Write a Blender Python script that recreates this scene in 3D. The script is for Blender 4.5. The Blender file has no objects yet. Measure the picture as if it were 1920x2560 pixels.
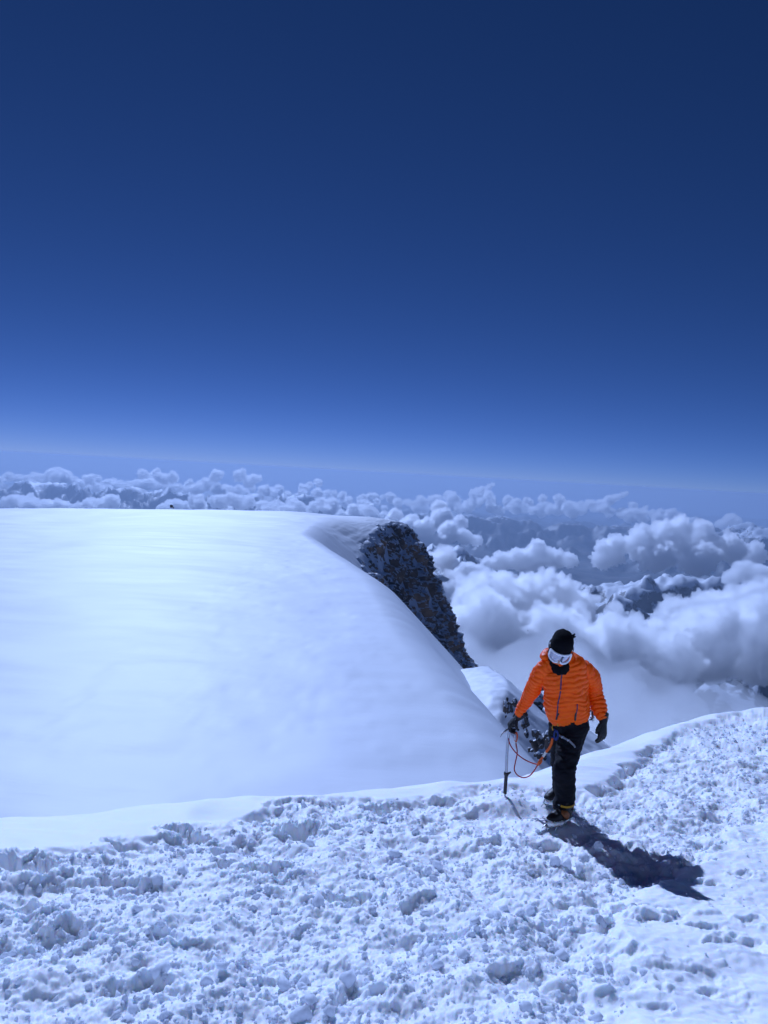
import bpy, bmesh, math, random
import numpy as np
from mathutils import Vector, Matrix
from mathutils.bvhtree import BVHTree

# ------------------------------------------------------------------ camera, sky, sun, exposure
sc = bpy.context.scene
COL = sc.collection
R_ = math.radians
PITCH, ROLL, FPX, CAMZ = R_(3.06), R_(3.2), 1870.0, 3.0
cam_data = bpy.data.cameras.new('camera')
cam = bpy.data.objects.new('camera', cam_data)
COL.objects.link(cam)
sc.camera = cam
cam_data.sensor_fit = 'VERTICAL'
cam_data.sensor_height = 36.0
cam_data.lens = 36.0 * FPX / 2560.0
cam_data.clip_start, cam_data.clip_end = 0.05, 600000.0
_fw = Vector((0, math.cos(PITCH), -math.sin(PITCH)))
_u0 = Vector((0, math.sin(PITCH), math.cos(PITCH)))
_r0 = Vector((1, 0, 0))
_rt = _r0 * math.cos(ROLL) + _u0 * math.sin(ROLL)
_up = -_r0 * math.sin(ROLL) + _u0 * math.cos(ROLL)
_m = Matrix((_rt, _up, -_fw)).transposed().to_4x4()
_m.translation = (0, 0, CAMZ)
cam.matrix_world = _m

SUN_EL, SUN_AZ = R_(36.8), R_(-18.5)        # azimuth from +Y, negative = to the left of the view
SKY_CURVE = ((1.31, 0.235), (1.10, 0.386), (1.11, 0.645))
w = bpy.data.worlds.new('World'); sc.world = w; w.use_nodes = True
wn = w.node_tree.nodes; wl = w.node_tree.links
for n in list(wn): wn.remove(n)
sky = wn.new('ShaderNodeTexSky'); sky.sky_type = 'NISHITA'; sky.sun_disc = False
sky.sun_elevation = SUN_EL; sky.sun_rotation = SUN_AZ
sky.altitude = 4800; sky.air_density = 0.6; sky.dust_density = 0.0; sky.ozone_density = 3.0
bg = wn.new('ShaderNodeBackground'); bg.inputs['Strength'].default_value = 0.07
wo = wn.new('ShaderNodeOutputWorld')
# the camera's deep polarised-looking blue: one tone curve for the whole sky
sp_ = wn.new('ShaderNodeSeparateColor'); cb_ = wn.new('ShaderNodeCombineColor')
wl.new(sky.outputs[0], sp_.inputs[0])
for i_, (gm_, k_) in enumerate(SKY_CURVE):
    pw_ = wn.new('ShaderNodeMath'); pw_.operation = 'POWER'; pw_.inputs[1].default_value = gm_
    ml_ = wn.new('ShaderNodeMath'); ml_.operation = 'MULTIPLY'; ml_.inputs[1].default_value = k_
    wl.new(sp_.outputs[i_], pw_.inputs[0]); wl.new(pw_.outputs[0], ml_.inputs[0]); wl.new(ml_.outputs[0], cb_.inputs[i_])
wl.new(cb_.outputs[0], bg.inputs[0]); wl.new(bg.outputs[0], wo.inputs[0])

sun_data = bpy.data.lights.new('sun', 'SUN'); sun = bpy.data.objects.new('sun', sun_data); COL.objects.link(sun)
sun_data.energy = 5.0; sun_data.angle = R_(0.5); sun_data.color = (0.44, 0.585, 1.0)
_sd = Vector((math.sin(SUN_AZ) * math.cos(SUN_EL), math.cos(SUN_AZ) * math.cos(SUN_EL), math.sin(SUN_EL)))
sun.rotation_euler = _sd.to_track_quat('Z', 'Y').to_euler()

vs = sc.view_settings
sc.display_settings.display_device = 'sRGB'
vs.view_transform = 'Standard'; vs.look = 'None'; vs.exposure = 0.0; vs.gamma = 1.0; vs.use_curve_mapping = False
cy = sc.cycles
cy.max_bounces = 100; cy.diffuse_bounces = 4; cy.glossy_bounces = 3; cy.transmission_bounces = 4
cy.volume_bounces = 96; cy.transparent_max_bounces = 16
cy.use_denoising = True
cy.caustics_reflective = False; cy.caustics_refractive = False

# ------------------------------------------------------------------ numeric helpers
def hsh(ix, iy, iz=0, seed=0):
    h = (np.asarray(ix, np.int64) * 374761393 + np.asarray(iy, np.int64) * 668265263
         + np.asarray(iz, np.int64) * 2147483647 + seed * 974634777) & 0xffffffff
    h = ((h ^ (h >> 13)) * 1274126177) & 0xffffffff
    h = ((h ^ (h >> 16)) * 2246822519) & 0xffffffff
    return ((h ^ (h >> 15)) & 0xffffff).astype(np.float64) / 16777216.0

def perlin2(x, y, seed=0):
    x = np.asarray(x, float); y = np.asarray(y, float)
    ix = np.floor(x).astype(np.int64); iy = np.floor(y).astype(np.int64)
    fx = x - ix; fy = y - iy
    u = fx * fx * fx * (fx * (fx * 6 - 15) + 10); v = fy * fy * fy * (fy * (fy * 6 - 15) + 10)
    def g(dx, dy):
        a = hsh(ix + dx, iy + dy, 0, seed) * (2 * math.pi)
        return np.cos(a) * (fx - dx) + np.sin(a) * (fy - dy)
    n0 = g(0, 0) * (1 - u) + g(1, 0) * u
    n1 = g(0, 1) * (1 - u) + g(1, 1) * u
    return (n0 * (1 - v) + n1 * v) * 1.5

def fbm2(x, y, oct=4, seed=0, gain=0.5, lac=2.03):
    s = 0; a = 1.0
    for o in range(oct):
        s = s + a * perlin2(x, y, seed + o * 17); x = x * lac + 3.1; y = y * lac - 1.7; a *= gain
    return s

def ridged2(x, y, oct=5, seed=0, gain=0.5):
    s = 0; a = 1.0; wgt = 1.0; tot = 0
    for o in range(oct):
        n = 1 - np.abs(perlin2(x, y, seed + o * 13)) * 1.3
        n = np.clip(n, 0, 1) ** 2 * wgt
        s = s + a * n; tot += a
        wgt = np.clip(n * 1.8, 0, 1); x = x * 2.07 + 5.3; y = y * 2.07 + 1.9; a *= gain
    return s / tot

def perlin3(p, seed=0):
    p = np.asarray(p, float); i = np.floor(p).astype(np.int64); f = p - i
    u = f * f * f * (f * (f * 6 - 15) + 10)
    res = 0
    for dx in (0, 1):
        for dy in (0, 1):
            for dz in (0, 1):
                a = hsh(i[:, 0] + dx, i[:, 1] + dy, i[:, 2] + dz, seed)
                b = hsh(i[:, 0] + dx, i[:, 1] + dy, i[:, 2] + dz, seed + 5)
                ct = b * 2 - 1; st = np.sqrt(1 - ct * ct); a = a * 2 * math.pi
                gdot = st * np.cos(a) * (f[:, 0] - dx) + st * np.sin(a) * (f[:, 1] - dy) + ct * (f[:, 2] - dz)
                wx = u[:, 0] if dx else 1 - u[:, 0]; wy = u[:, 1] if dy else 1 - u[:, 1]; wz = u[:, 2] if dz else 1 - u[:, 2]
                res = res + gdot * wx * wy * wz
    return res * 1.5

def fbm3(p, oct=4, seed=0, gain=0.5):
    s = 0; a = 1.0; p = np.asarray(p, float)
    for o in range(oct):
        s = s + a * perlin3(p, seed + o * 11); p = p * 2.03 + 1.37; a *= gain
    return s

def sstep(a, b, x):
    t = np.clip((x - a) / (b - a), 0, 1); return t * t * (3 - 2 * t)

def clods(x, y, c, pres, seed, rmin=0.30, rmax=0.62, blocky=0.5):
    """height 0..1 field of jittered, randomly turned lumps in cells of size c"""
    X = x / c; Y = y / c
    ix = np.floor(X).astype(np.int64); iy = np.floor(Y).astype(np.int64)
    out = np.zeros_like(X)
    for dx in (-1, 0, 1):
        for dy in (-1, 0, 1):
            cx = ix + dx; cyy = iy + dy
            r1 = hsh(cx, cyy, 1, seed); r2 = hsh(cx, cyy, 2, seed); r3 = hsh(cx, cyy, 3, seed)
            r4 = hsh(cx, cyy, 4, seed); r5 = hsh(cx, cyy, 5, seed)
            ax = X - (cx + 0.1 + 0.8 * r1); ay = Y - (cyy + 0.1 + 0.8 * r2)
            t = r4 * math.pi; co = np.cos(t); si = np.sin(t)
            bx = np.abs(co * ax + si * ay); by = np.abs(-si * ax + co * ay) * (1.0 + 0.7 * r5)
            d = (1 - blocky) * np.sqrt(bx * bx + by * by) + blocky * np.maximum(bx, by) * 1.1
            rr = rmin + (rmax - rmin) * r3
            k = np.clip(1 - (d / rr) ** 2, 0, 1)
            # tilted top, steep sides
            h = np.sqrt(k) * (0.55 + 0.45 * r5 + (ax * (r1 - .5) + ay * (r2 - .5)) * 1.4)
            out = np.where(r5 * 0.37 + r4 * 0.63 < pres, np.maximum(out, h), out)
    return out

def seg_sd(px, py, poly):
    """unsigned distance from points to an open polyline"""
    best = np.full(px.shape, 1e18)
    for (ax, ay), (bx, by) in zip(poly[:-1], poly[1:]):
        dx, dy = bx - ax, by - ay
        t = np.clip(((px - ax) * dx + (py - ay) * dy) / (dx * dx + dy * dy), 0, 1)
        best = np.minimum(best, (px - ax - t * dx) ** 2 + (py - ay - t * dy) ** 2)
    return np.sqrt(best)

# ------------------------------------------------------------------ object helpers
def mesh_np(name, V, Fq, smooth=True):
    """V (n,3); Fq (m,3|4) int array, or a list of such arrays"""
    if not isinstance(Fq, list): Fq = [Fq]
    me = bpy.data.meshes.new(name)
    V = np.ascontiguousarray(V, np.float32)
    me.vertices.add(len(V)); me.vertices.foreach_set('co', V.ravel())
    loops = np.concatenate([f.ravel() for f in Fq]).astype(np.int32)
    sizes = np.concatenate([np.full(len(f), f.shape[1], np.int32) for f in Fq])
    starts = np.concatenate(([0], np.cumsum(sizes)[:-1])).astype(np.int32)
    me.loops.add(len(loops)); me.loops.foreach_set('vertex_index', loops)
    me.polygons.add(len(sizes)); me.polygons.foreach_set('loop_start', starts)
    try: me.polygons.foreach_set('loop_total', sizes)
    except Exception: pass
    me.update(calc_edges=True); me.validate()
    me.polygons.foreach_set('use_smooth', np.full(len(me.polygons), smooth))
    return me

def grid_faces(nr, nc):
    i = np.arange(nr * nc).reshape(nr, nc)
    return np.stack([i[:-1, :-1].ravel(), i[:-1, 1:].ravel(), i[1:, 1:].ravel(), i[1:, :-1].ravel()], 1)

def link(name, me, mat=None, parent=None, loc=None):
    o = bpy.data.objects.new(name, me); COL.objects.link(o)
    if mat is not None and me is not None and len(me.materials) == 0: me.materials.append(mat)
    if parent is not None: o.parent = parent
    if loc is not None: o.location = loc
    return o

def tag(o, label=None, cat=None, group=None, kind=None):
    if label: o['label'] = label
    if cat: o['category'] = cat
    if group: o['group'] = group
    if kind: o['kind'] = kind
    return o

def new_mat(name):
    m = bpy.data.materials.new(name); m.use_nodes = True
    nt = m.node_tree
    b = nt.nodes['Principled BSDF']
    return m, nt, b

def simple(name, col, rough=0.6, metal=0.0, spec=0.5, bump=None, var=0.0, vscale=20.0):
    m, nt, b = new_mat(name)
    b.inputs['Base Color'].default_value = (*col, 1); b.inputs['Roughness'].default_value = rough
    b.inputs['Metallic'].default_value = metal; b.inputs['Specular IOR Level'].default_value = spec
    tc = nt.nodes.new('ShaderNodeTexCoord')
    if var:
        n = nt.nodes.new('ShaderNodeTexNoise'); n.inputs['Scale'].default_value = vscale; n.inputs['Detail'].default_value = 5
        nt.links.new(tc.outputs['Object'], n.inputs['Vector'])
        mx = nt.nodes.new('ShaderNodeMix'); mx.data_type = 'RGBA'
        mx.inputs[6].default_value = (*[c * (1 - var) for c in col], 1); mx.inputs[7].default_value = (*[min(1, c * (1 + var)) for c in col], 1)
        nt.links.new(n.outputs[0], mx.inputs[0]); nt.links.new(mx.outputs[2], b.inputs['Base Color'])
    if bump:
        n = nt.nodes.new('ShaderNodeTexNoise'); n.inputs['Scale'].default_value = bump[0]; n.inputs['Detail'].default_value = 4
        nt.links.new(tc.outputs['Object'], n.inputs['Vector'])
        bp = nt.nodes.new('ShaderNodeBump'); bp.inputs['Strength'].default_value = bump[1]; bp.inputs['Distance'].default_value = bump[2]
        nt.links.new(n.outputs[0], bp.inputs['Height']); nt.links.new(bp.outputs[0], b.inputs['Normal'])
    return m

# ------------------------------------------------------------------ snow materials
def snow_mat(name, scales, col=(0.73, 0.755, 0.80), sss=None):
    """white granular snow; scales = [(noise scale, bump strength, bump distance, stretch vector)]"""
    m, nt, b = new_mat(name)
    b.inputs['Base Color'].default_value = (*col, 1); b.inputs['Roughness'].default_value = 0.55
    b.inputs['Specular IOR Level'].default_value = 0.25
    if sss:
        b.inputs['Subsurface Weight'].default_value = 1.0; b.inputs['Subsurface Radius'].default_value = (.6, .8, 1.0); b.inputs['Subsurface Scale'].default_value = sss
    tc = nt.nodes.new('ShaderNodeTexCoord'); prev = None
    for s, st, dist, stretch in scales:
        mp = nt.nodes.new('ShaderNodeMapping'); mp.inputs['Scale'].default_value = stretch
        nt.links.new(tc.outputs['Object'], mp.inputs['Vector'])
        n = nt.nodes.new('ShaderNodeTexNoise'); n.inputs['Scale'].default_value = s; n.inputs['Detail'].default_value = 4
        n.inputs['Roughness'].default_value = 0.6
        nt.links.new(mp.outputs[0], n.inputs['Vector'])
        bp = nt.nodes.new('ShaderNodeBump'); bp.inputs['Strength'].default_value = st; bp.inputs['Distance'].default_value = dist
        nt.links.new(n.outputs[0], bp.inputs['Height'])
        if prev is not None: nt.links.new(prev.outputs[0], bp.inputs['Normal'])
        prev = bp
    nt.links.new(prev.outputs[0], b.inputs['Normal'])
    return m
M_snow_near = snow_mat('trampled_snow', [(90, 0.25, 0.005, (1, 1, 1)), (320, 0.2, 0.002, (1, 1, 1))], sss=.030, col=(.93, .95, .985))
M_snow_crumb = snow_mat('loose_snow', [(120, 0.2, 0.003, (1, 1, 1))], col=(.86, .88, .92))
_nt = M_snow_crumb.node_tree; _b = _nt.nodes['Principled BSDF']; _tr = _nt.nodes.new('ShaderNodeBsdfTranslucent'); _mx = _nt.nodes.new('ShaderNodeMixShader')
_tr.inputs[0].default_value = (.92, .95, 1, 1); _mx.inputs[0].default_value = .5
_nt.links.new(_b.outputs[0], _mx.inputs[1]); _nt.links.new(_tr.outputs[0], _mx.inputs[2]); _nt.links.new(_mx.outputs[0], _nt.nodes['Material Output'].inputs[0])
M_snow_dome = snow_mat('wind_packed_snow', [(0.05, 0.25, 0.6, (0.5, 2.2, 1)), (0.6, 0.18, 0.10, (0.5, 2.0, 1))])

# ------------------------------------------------------------------ near ridge: trampled snow underfoot
EDGE = np.array([(-30, -12), (-9, 1.2), (-5, 4.0), (-2.82, 5.62), (-1.9, 6.11), (-.8, 6.63), (.15, 7.1), (.7, 7.28), (1.35, 7.6),
                 (2.21, 8.4), (3.04, 9.5), (4.07, 10.9), (5.45, 12.7), (6.83, 14.4), (9, 16), (14, 18.5), (40, 28)], float)
TRB = np.array([(-30, -14), (-9, -1), (-4, 3.0), (-2.35, 4.40), (-1.93, 4.90), (-1.46, 5.30), (-1.08, 5.62), (-.93, 6.05), (-.3, 6.45), (.03, 6.52), (.9, 6.85),
                (1.6, 7.0), (2.1, 7.1), (2.7, 8.0), (3.2, 8.9), (4, 10.2), (5, 11.8), (7, 14.2), (9, 15.6), (14, 18), (40, 27.4)], float)
def edge_q(x, y):
    e = np.interp(x, EDGE[:, 0], EDGE[:, 1]); s = (np.interp(x + .3, EDGE[:, 0], EDGE[:, 1]) - np.interp(x - .3, EDGE[:, 0], EDGE[:, 1])) / .6
    return (y - e) / np.sqrt(1 + s * s)
def cam_xyz(px, py, Y):
    d = _rt * ((px - 960) / FPX) + _up * ((1280 - py) / FPX) + _fw
    return np.array((d * (Y / d.y)) + Vector((0, 0, CAMZ)))
FEET3 = [cam_xyz(1400, 2062, 5.84), cam_xyz(1385, 2008, 6.55), cam_xyz(1262, 1989, 6.50)]
FEET = [(p[0], p[1]) for p in FEET3]
def trample(x, y):
    nb = fbm2(x * 2.2, y * 2.2, 4, 71)
    b = np.interp(x, TRB[:, 0], TRB[:, 1])
    t1 = sstep(-.10, .16, (b - y) * .8 + nb * .16)
    xr = np.interp(y, [0, 2.9, 3.6, 4.6, 5.2, 6.2, 7.2, 9], [.7, 1.0, 1.2, 1.72, 2.5, 3.3, 4.6, 9])
    t2 = sstep(-.18, .22, (xr - x) + nb * .28)
    return t1 * t2, t1
def rough_base(x, y):
    z = 1.35 - .19 * y + .02 * x
    q = edge_q(x, y)
    qq = np.maximum(q + .38, 0)
    z = z - np.where(qq < 1.6, .36 * qq * qq, .36 * 1.6 ** 2 + 2 * .36 * 1.6 * (qq - 1.6))
    z = z + .055 * fbm2(x * .8 + 4, y * .8, 3, 5) * sstep(2.0, .3, q)
    # lip where the right-hand crest is wind packed
    return z, q
def plane_hit(px, py):
    d = _rt * ((px - 960) / FPX) + _up * ((1280 - py) / FPX) + _fw
    t = (1.31 - 3) / (d.z + .19 * d.y - .02 * d.x); return d.x * t, d.y * t
HOLES = [(*plane_hit(px, py), w_, dp) for px, py, w_, dp in [(75, 2172, .20, .11), (283, 2113, .06, .06), (445, 2078, .13, .10), (490, 2088, .10, .09), (683, 2058, .11, .09), (755, 2064, .16, .11),
         (746, 2014, .20, .05), (952, 2020, .17, .09), (69, 2258, .15, .09), (168, 2318, .19, .07), (289, 2195, .17, .06), (654, 2180, .17, .09), (278, 2330, .08, .06), (428, 2333, .09, .06),
         (1110, 2000, .14, .06), (1170, 2005, .10, .06), (560, 2110, .12, .06), (860, 2060, .12, .06), (1240, 2110, .13, .05), (880, 2240, .14, .06), (620, 2400, .16, .05), (1120, 2330, .13, .06), (350, 2450, .15, .06), (900, 2480, .12, .05), (1395, 2300, .10, .08),
         (1625, 2285, .15, -.045), (1545, 2262, .06, -.05), (1500, 2290, .07, -.04), (1770, 2330, .10, .03), (1850, 2370, .14, .03), (1600, 2392, .09, .03), (1880, 2310, .08, .03), (1700, 2445, .2, .022), (1560, 2458, .17, .02), (1800, 2480, .10, .015), (1640, 2520, .07, .02), (1780, 2110, .12, .03), (1860, 2200, .10, .03), (1760, 2205, .07, -.04)]]
def ground_z(x, y, detail=True):
    x = np.asarray(x, float); y = np.asarray(y, float)
    z, q = rough_base(x, y)
    T, t1 = trample(x, y)
    wx = x + .03 * fbm2(x * 9, y * 9, 2, 21); wy = y + .03 * fbm2(x * 9 + 7, y * 9, 2, 22)
    z = z - .075 * T
    d = .06 * fbm2(x * 2.4, y * 2.4, 3, 31) + .02 * fbm2(x * 9, y * 9, 3, 32)
    # boot pits
    pit = clods(wx + 3, wy * .8, .46, .50, 41, .28, .55, .2)
    pit2 = clods(wx + 8, wy * .9, .21, .30, 42, .28, .5, .2)
    d = d - .075 * pit - .025 * pit2
    if detail:
        den = .45 + .55 * sstep(-.35, .45, fbm2(x * 1.3, y * 1.3, 3, 51))
        d = d + .036 * clods(wx, wy, .19, .22, 61) + .024 * clods(wx, wy, .085, .40, 62) * den
        wx2 = wx + .008 * perlin2(x * 40, y * 40, 23); wy2 = wy + .008 * perlin2(x * 40 + 9, y * 40, 24)
        d = d + .013 * clods(wx2, wy2, .040, .6, 63) * den + .0075 * clods(wx2, wy2, .020, .7, 64)
        d = d + .004 * perlin2(x * 70, y * 70, 65)
    hl = np.zeros_like(x)
    for hx, hy, w_, dp in HOLES:
        m = (np.abs(x - hx) < w_ * 2.2) & (np.abs(y - hy) < w_ * 2.2)
        if m.any():
            ex = (x[m] - hx) / w_; ey = (y[m] - hy) / (w_ * .62)
            wob = .5 * fbm2(x[m] * 12, y[m] * 12, 4, 91)
            rr = np.sqrt(ex * ex + ey * ey) + wob
            hl[m] += -dp * .8 * sstep(1.05, .45, rr) + dp * .28 * np.exp(-((rr - 1.2) / .2) ** 2)
    near = np.ones_like(x)
    for fx, fy in FEET: near = near * (1 - .75 * np.exp(-((x - fx) ** 2 + (y - fy) ** 2) / .16 ** 2))
    z = z + .84 * d * T * near + hl
    for p in FEET3:
        k = np.exp(-(((x - p[0]) ** 2 + (y - p[1]) ** 2) / .26 ** 2) ** 1.5); z = z * (1 - k) + (p[2] + d * T * .22) * k
    # crust: gentle wind ripples with small broken scarps, scattered crumbs
    S = 1 - T
    inner = S * t1
    sc1 = fbm2(x * 1.1 + y * .7, y * 2.6 - x * 1.2, 4, 81)
    step = sstep(-.03, .03, np.abs(sc1 - .12) - .10) * .5 + sstep(.22, .26, sc1)
    z = z + inner * (.003 * step + .018 * fbm2(x * 3, y * 3, 3, 82) + .024 * clods(wx, wy, .12, .16, 83) + .011 * clods(wx, wy, .05, .20, 84) + .005 * perlin2(x * 22, y * 22, 88) - .05 * clods(wx + 2, wy, .33, .20, 85, .2, .4, .2))
    outer = S * (1 - t1)
    z = z + outer * (.010 * fbm2(x * 1.6, y * 3.0, 3, 86) + .012 * clods(wx, wy, .07, .05, 87) * sstep(.9, .2, np.abs(q + .9)))
    return z
def build_ground():
    # fan of rows: fine where it is near, coarse far off and to the sides
    u = np.concatenate([np.linspace(-2.6, -.66, 60, endpoint=False), np.linspace(-.66, .72, 960), np.linspace(.72, 2.6, 61)[1:]])
    d = [0.0, .4, .8, 1.2, 1.6, 1.9, 2.15]
    while d[-1] < 34:
        k = d[-1]
        d.append(k + (.0092 if k < 3.6 else .0092 + (k - 3.6) * .0032 if k < 9 else .0247 + (k - 9) * .03))
    d = np.array(d)
    D, U = np.meshgrid(d, u, indexing='ij')
    X = U * (D * .92 + .6); Y = D.copy()
    z = ground_z(X.ravel(), Y.ravel())
    V = np.stack([X.ravel(), Y.ravel(), z], 1)
    me = mesh_np('snow_ground', V, grid_faces(len(d), len(u)))
    return tag(link('snow_ground', me, M_snow_near), 'churned and trampled white snow on the ridge underfoot', kind='structure')
build_ground()

# ridge carried on unseen behind the camera, added to bounce light into the shade
def build_hill():
    ys = np.concatenate([np.linspace(-75, -12, 40, endpoint=False), np.linspace(-12, 6, 60)]); xs = np.concatenate([np.linspace(-40, -8, 50, endpoint=False), np.linspace(-8, 10, 60, endpoint=False), np.linspace(10, 70, 50)])
    Y, X = np.meshgrid(ys, xs, indexing='ij'); x = X.ravel(); y = Y.ravel()
    z, q = rough_base(x, y)
    z = z + .004 * np.maximum(-y - 2, 0) ** 2 * sstep(-75, -40, -np.abs(y)) + .12 * np.maximum(-y - 2, 0) + .10 * fbm2(x * .5, y * .5, 4, 95)
    z = z - .30 * sstep(-1.2, 0.0, y)
    me = mesh_np('unseen_snow_hill', np.stack([x, y, z], 1), grid_faces(len(ys), len(xs)))
    tag(link('unseen_snow_hill', me, M_snow_near), 'unseen snow ridge added behind the photographer to bounce light', kind='structure')
build_hill()

def ico_base(sub):
    bm = bmesh.new(); bmesh.ops.create_icosphere(bm, subdivisions=sub, radius=1)
    v = np.array([p.co[:] for p in bm.verts]); f = np.array([[q.index for q in t.verts] for t in bm.faces]); bm.free()
    return v, f

def build_clods(n=12500, seed=3):
    rng = np.random.default_rng(seed)
    v0, f0 = ico_base(1)
    y = 2.3 + 10.5 * rng.random(n * 3) ** 1.5
    x = (rng.random(n * 3) * 1.5 - .72) * (y + .5)
    T, t1 = trample(x, y)
    q = edge_q(x, y)
    keep = (rng.random(n * 3) < T * (.35 + .65 * sstep(-.3, .4, fbm2(x * 1.7, y * 1.7, 2, 51))) + .018 * t1) & (q < -.15)
    for fx, fy in FEET[:2]: keep &= ((x - fx) ** 2 + (y - fy) ** 2) > .17 ** 2
    x, y = x[keep][:n], y[keep][:n]; n = len(x)
    r = np.clip(.0065 * np.exp(rng.normal(0, .55, n)), .004, .034) * (1 + .05 * y)
    z = ground_z(x, y) + r * .05
    rot = rng.normal(size=(n, 4)); rot /= np.linalg.norm(rot, axis=1)[:, None]
    w, a, b, c = rot.T
    Rm = np.stack([1-2*(b*b+c*c), 2*(a*b-c*w), 2*(a*c+b*w), 2*(a*b+c*w), 1-2*(a*a+c*c), 2*(b*c-a*w), 2*(a*c-b*w), 2*(b*c+a*w), 1-2*(a*a+b*b)], 1).reshape(n, 3, 3)
    jit = 1 + .28 * rng.normal(size=(n, len(v0), 1))
    loc = v0[None] * jit * (r[:, None, None] * (.7 + .6 * rng.random((n, 1, 3))))
    V = np.einsum('nij,nkj->nki', Rm, loc) + np.stack([x, y, z], 1)[:, None]
    F = f0[None] + (np.arange(n) * len(v0))[:, None, None]
    me = mesh_np('snow_crumbs', V.reshape(-1, 3), F.reshape(-1, 3))
    tag(link('snow_crumbs', me, M_snow_crumb), 'loose crumbs and lumps of snow strewn over the trampled track', 'snow crumbs', kind='stuff')
build_clods()

# ------------------------------------------------------------------ broad snow dome across the saddle, with its cliff
PLAT = [(-2000, -400), (10, -100), (30, 60), (24, 121), (17, 161), (9, 206), (-2, 294), (-22, 368), (-46, 460), (-46, 560), (-18, 640), (11, 690), (16, 760), (0, 900), (-300, 1500)]
def plateau(x, y):
    z = CAMZ - 41 - 13 * sstep(-60, -420, x) - 4.0 * ((y - 430) / 260) ** 2 * (y < 430) + 3 * sstep(430, 690, y)
    yc = 700 + .05 * x                       # crest line; ground falls away behind it
    z = z - np.where(y > yc - 60, .0022 * (y - yc + 60) ** 2, 0)
    return z
def outside(x, y):
    """signed distance to the plateau rim, positive outside (to the right of it)"""
    d = seg_sd(x, y, PLAT)
    xe = np.interp(y, [p[1] for p in PLAT[1:]], [p[0] for p in PLAT[1:]])
    return np.where(x > xe, d, -d)
def falloff(s, r0, k, smax):
    q = np.maximum(s + r0, 0); q1 = smax / (2 * k)
    return np.where(q < q1, k * q * q, k * q1 * q1 + smax * (q - q1))
def drop_at(x): return 6 + np.clip((15 - x) * .75, 0, 75)
def dome_z(x, y):
    s = outside(x, y)
    far = sstep(470, 620, y)
    near_f = falloff(s, 5.5, .032, 1.0)
    off = drop_at(x)
    far_f = falloff(s, 20, .004, .26) + falloff(s - off, 0, .055, 1.9)      # gentle sunlit bowl, then the drop
    return plateau(x, y) - (near_f * (1 - far) + far_f * far), s
def dome_surface(x, y):
    z, s = dome_z(x, y)
    z = z + .9 * fbm2(x * .012, y * .02, 4, 101) * sstep(30, -30, s)
    z = z + .09 * fbm2(x * .035 + y * .01, y * .16, 4, 102) + .10 * sstep(.1, .2, fbm2(x * .05, y * .12, 4, 103))
    # patches of wind-carved ripples and broken crust
    pm_ = sstep(-.05, .45, fbm2(x * .009 + 3, y * .012, 3, 106)) * sstep(20, -5, s)
    z = z + pm_ * (.16 * ridged2(x * .05 + y * .02, y * .13 - x * .02, 4, 107) + .05 * sstep(.05, .09, fbm2(x * .09, y * .16, 4, 108)))
    # shallow wind scoops under the crest
    z = z - 2.4 * np.exp(-((x + 40) / 26) ** 2 - ((y - 640) / 34) ** 2) - .8 * np.exp(-((x + 150) / 30) ** 2 - ((y - 650) / 18) ** 2)
    return z, s
def build_dome():
    ys = np.concatenate([np.linspace(20, 90, 30, endpoint=False), np.linspace(90, 560, 230, endpoint=False), np.linspace(560, 780, 90), np.linspace(783, 1500, 25)])
    u = np.linspace(0, 1, 420)
    xs = np.concatenate([-1500 + 900 * np.linspace(0, 1, 25, endpoint=False), -600 + 540 * np.linspace(0, 1, 110, endpoint=False), np.linspace(-60, 90, 170), np.linspace(93, 260, 25)])
    Y, X = np.meshgrid(ys, xs, indexing='ij'); x = X.ravel(); y = Y.ravel()
    z, s = dome_surface(x, y)
    # inside the cliff patch the sheet dives under the rock
    m = sstep(-70, -64, x) * sstep(98, 88, x) * sstep(513, 520, y) * sstep(744, 736, y)
    z = z - 1.2 * m
    me = mesh_np('snow_dome', np.stack([x, y, z], 1), grid_faces(len(ys), len(xs)))
    tag(link('snow_dome', me, M_snow_dome), 'broad smooth snow dome across the saddle', kind='structure')
build_dome()

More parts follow.
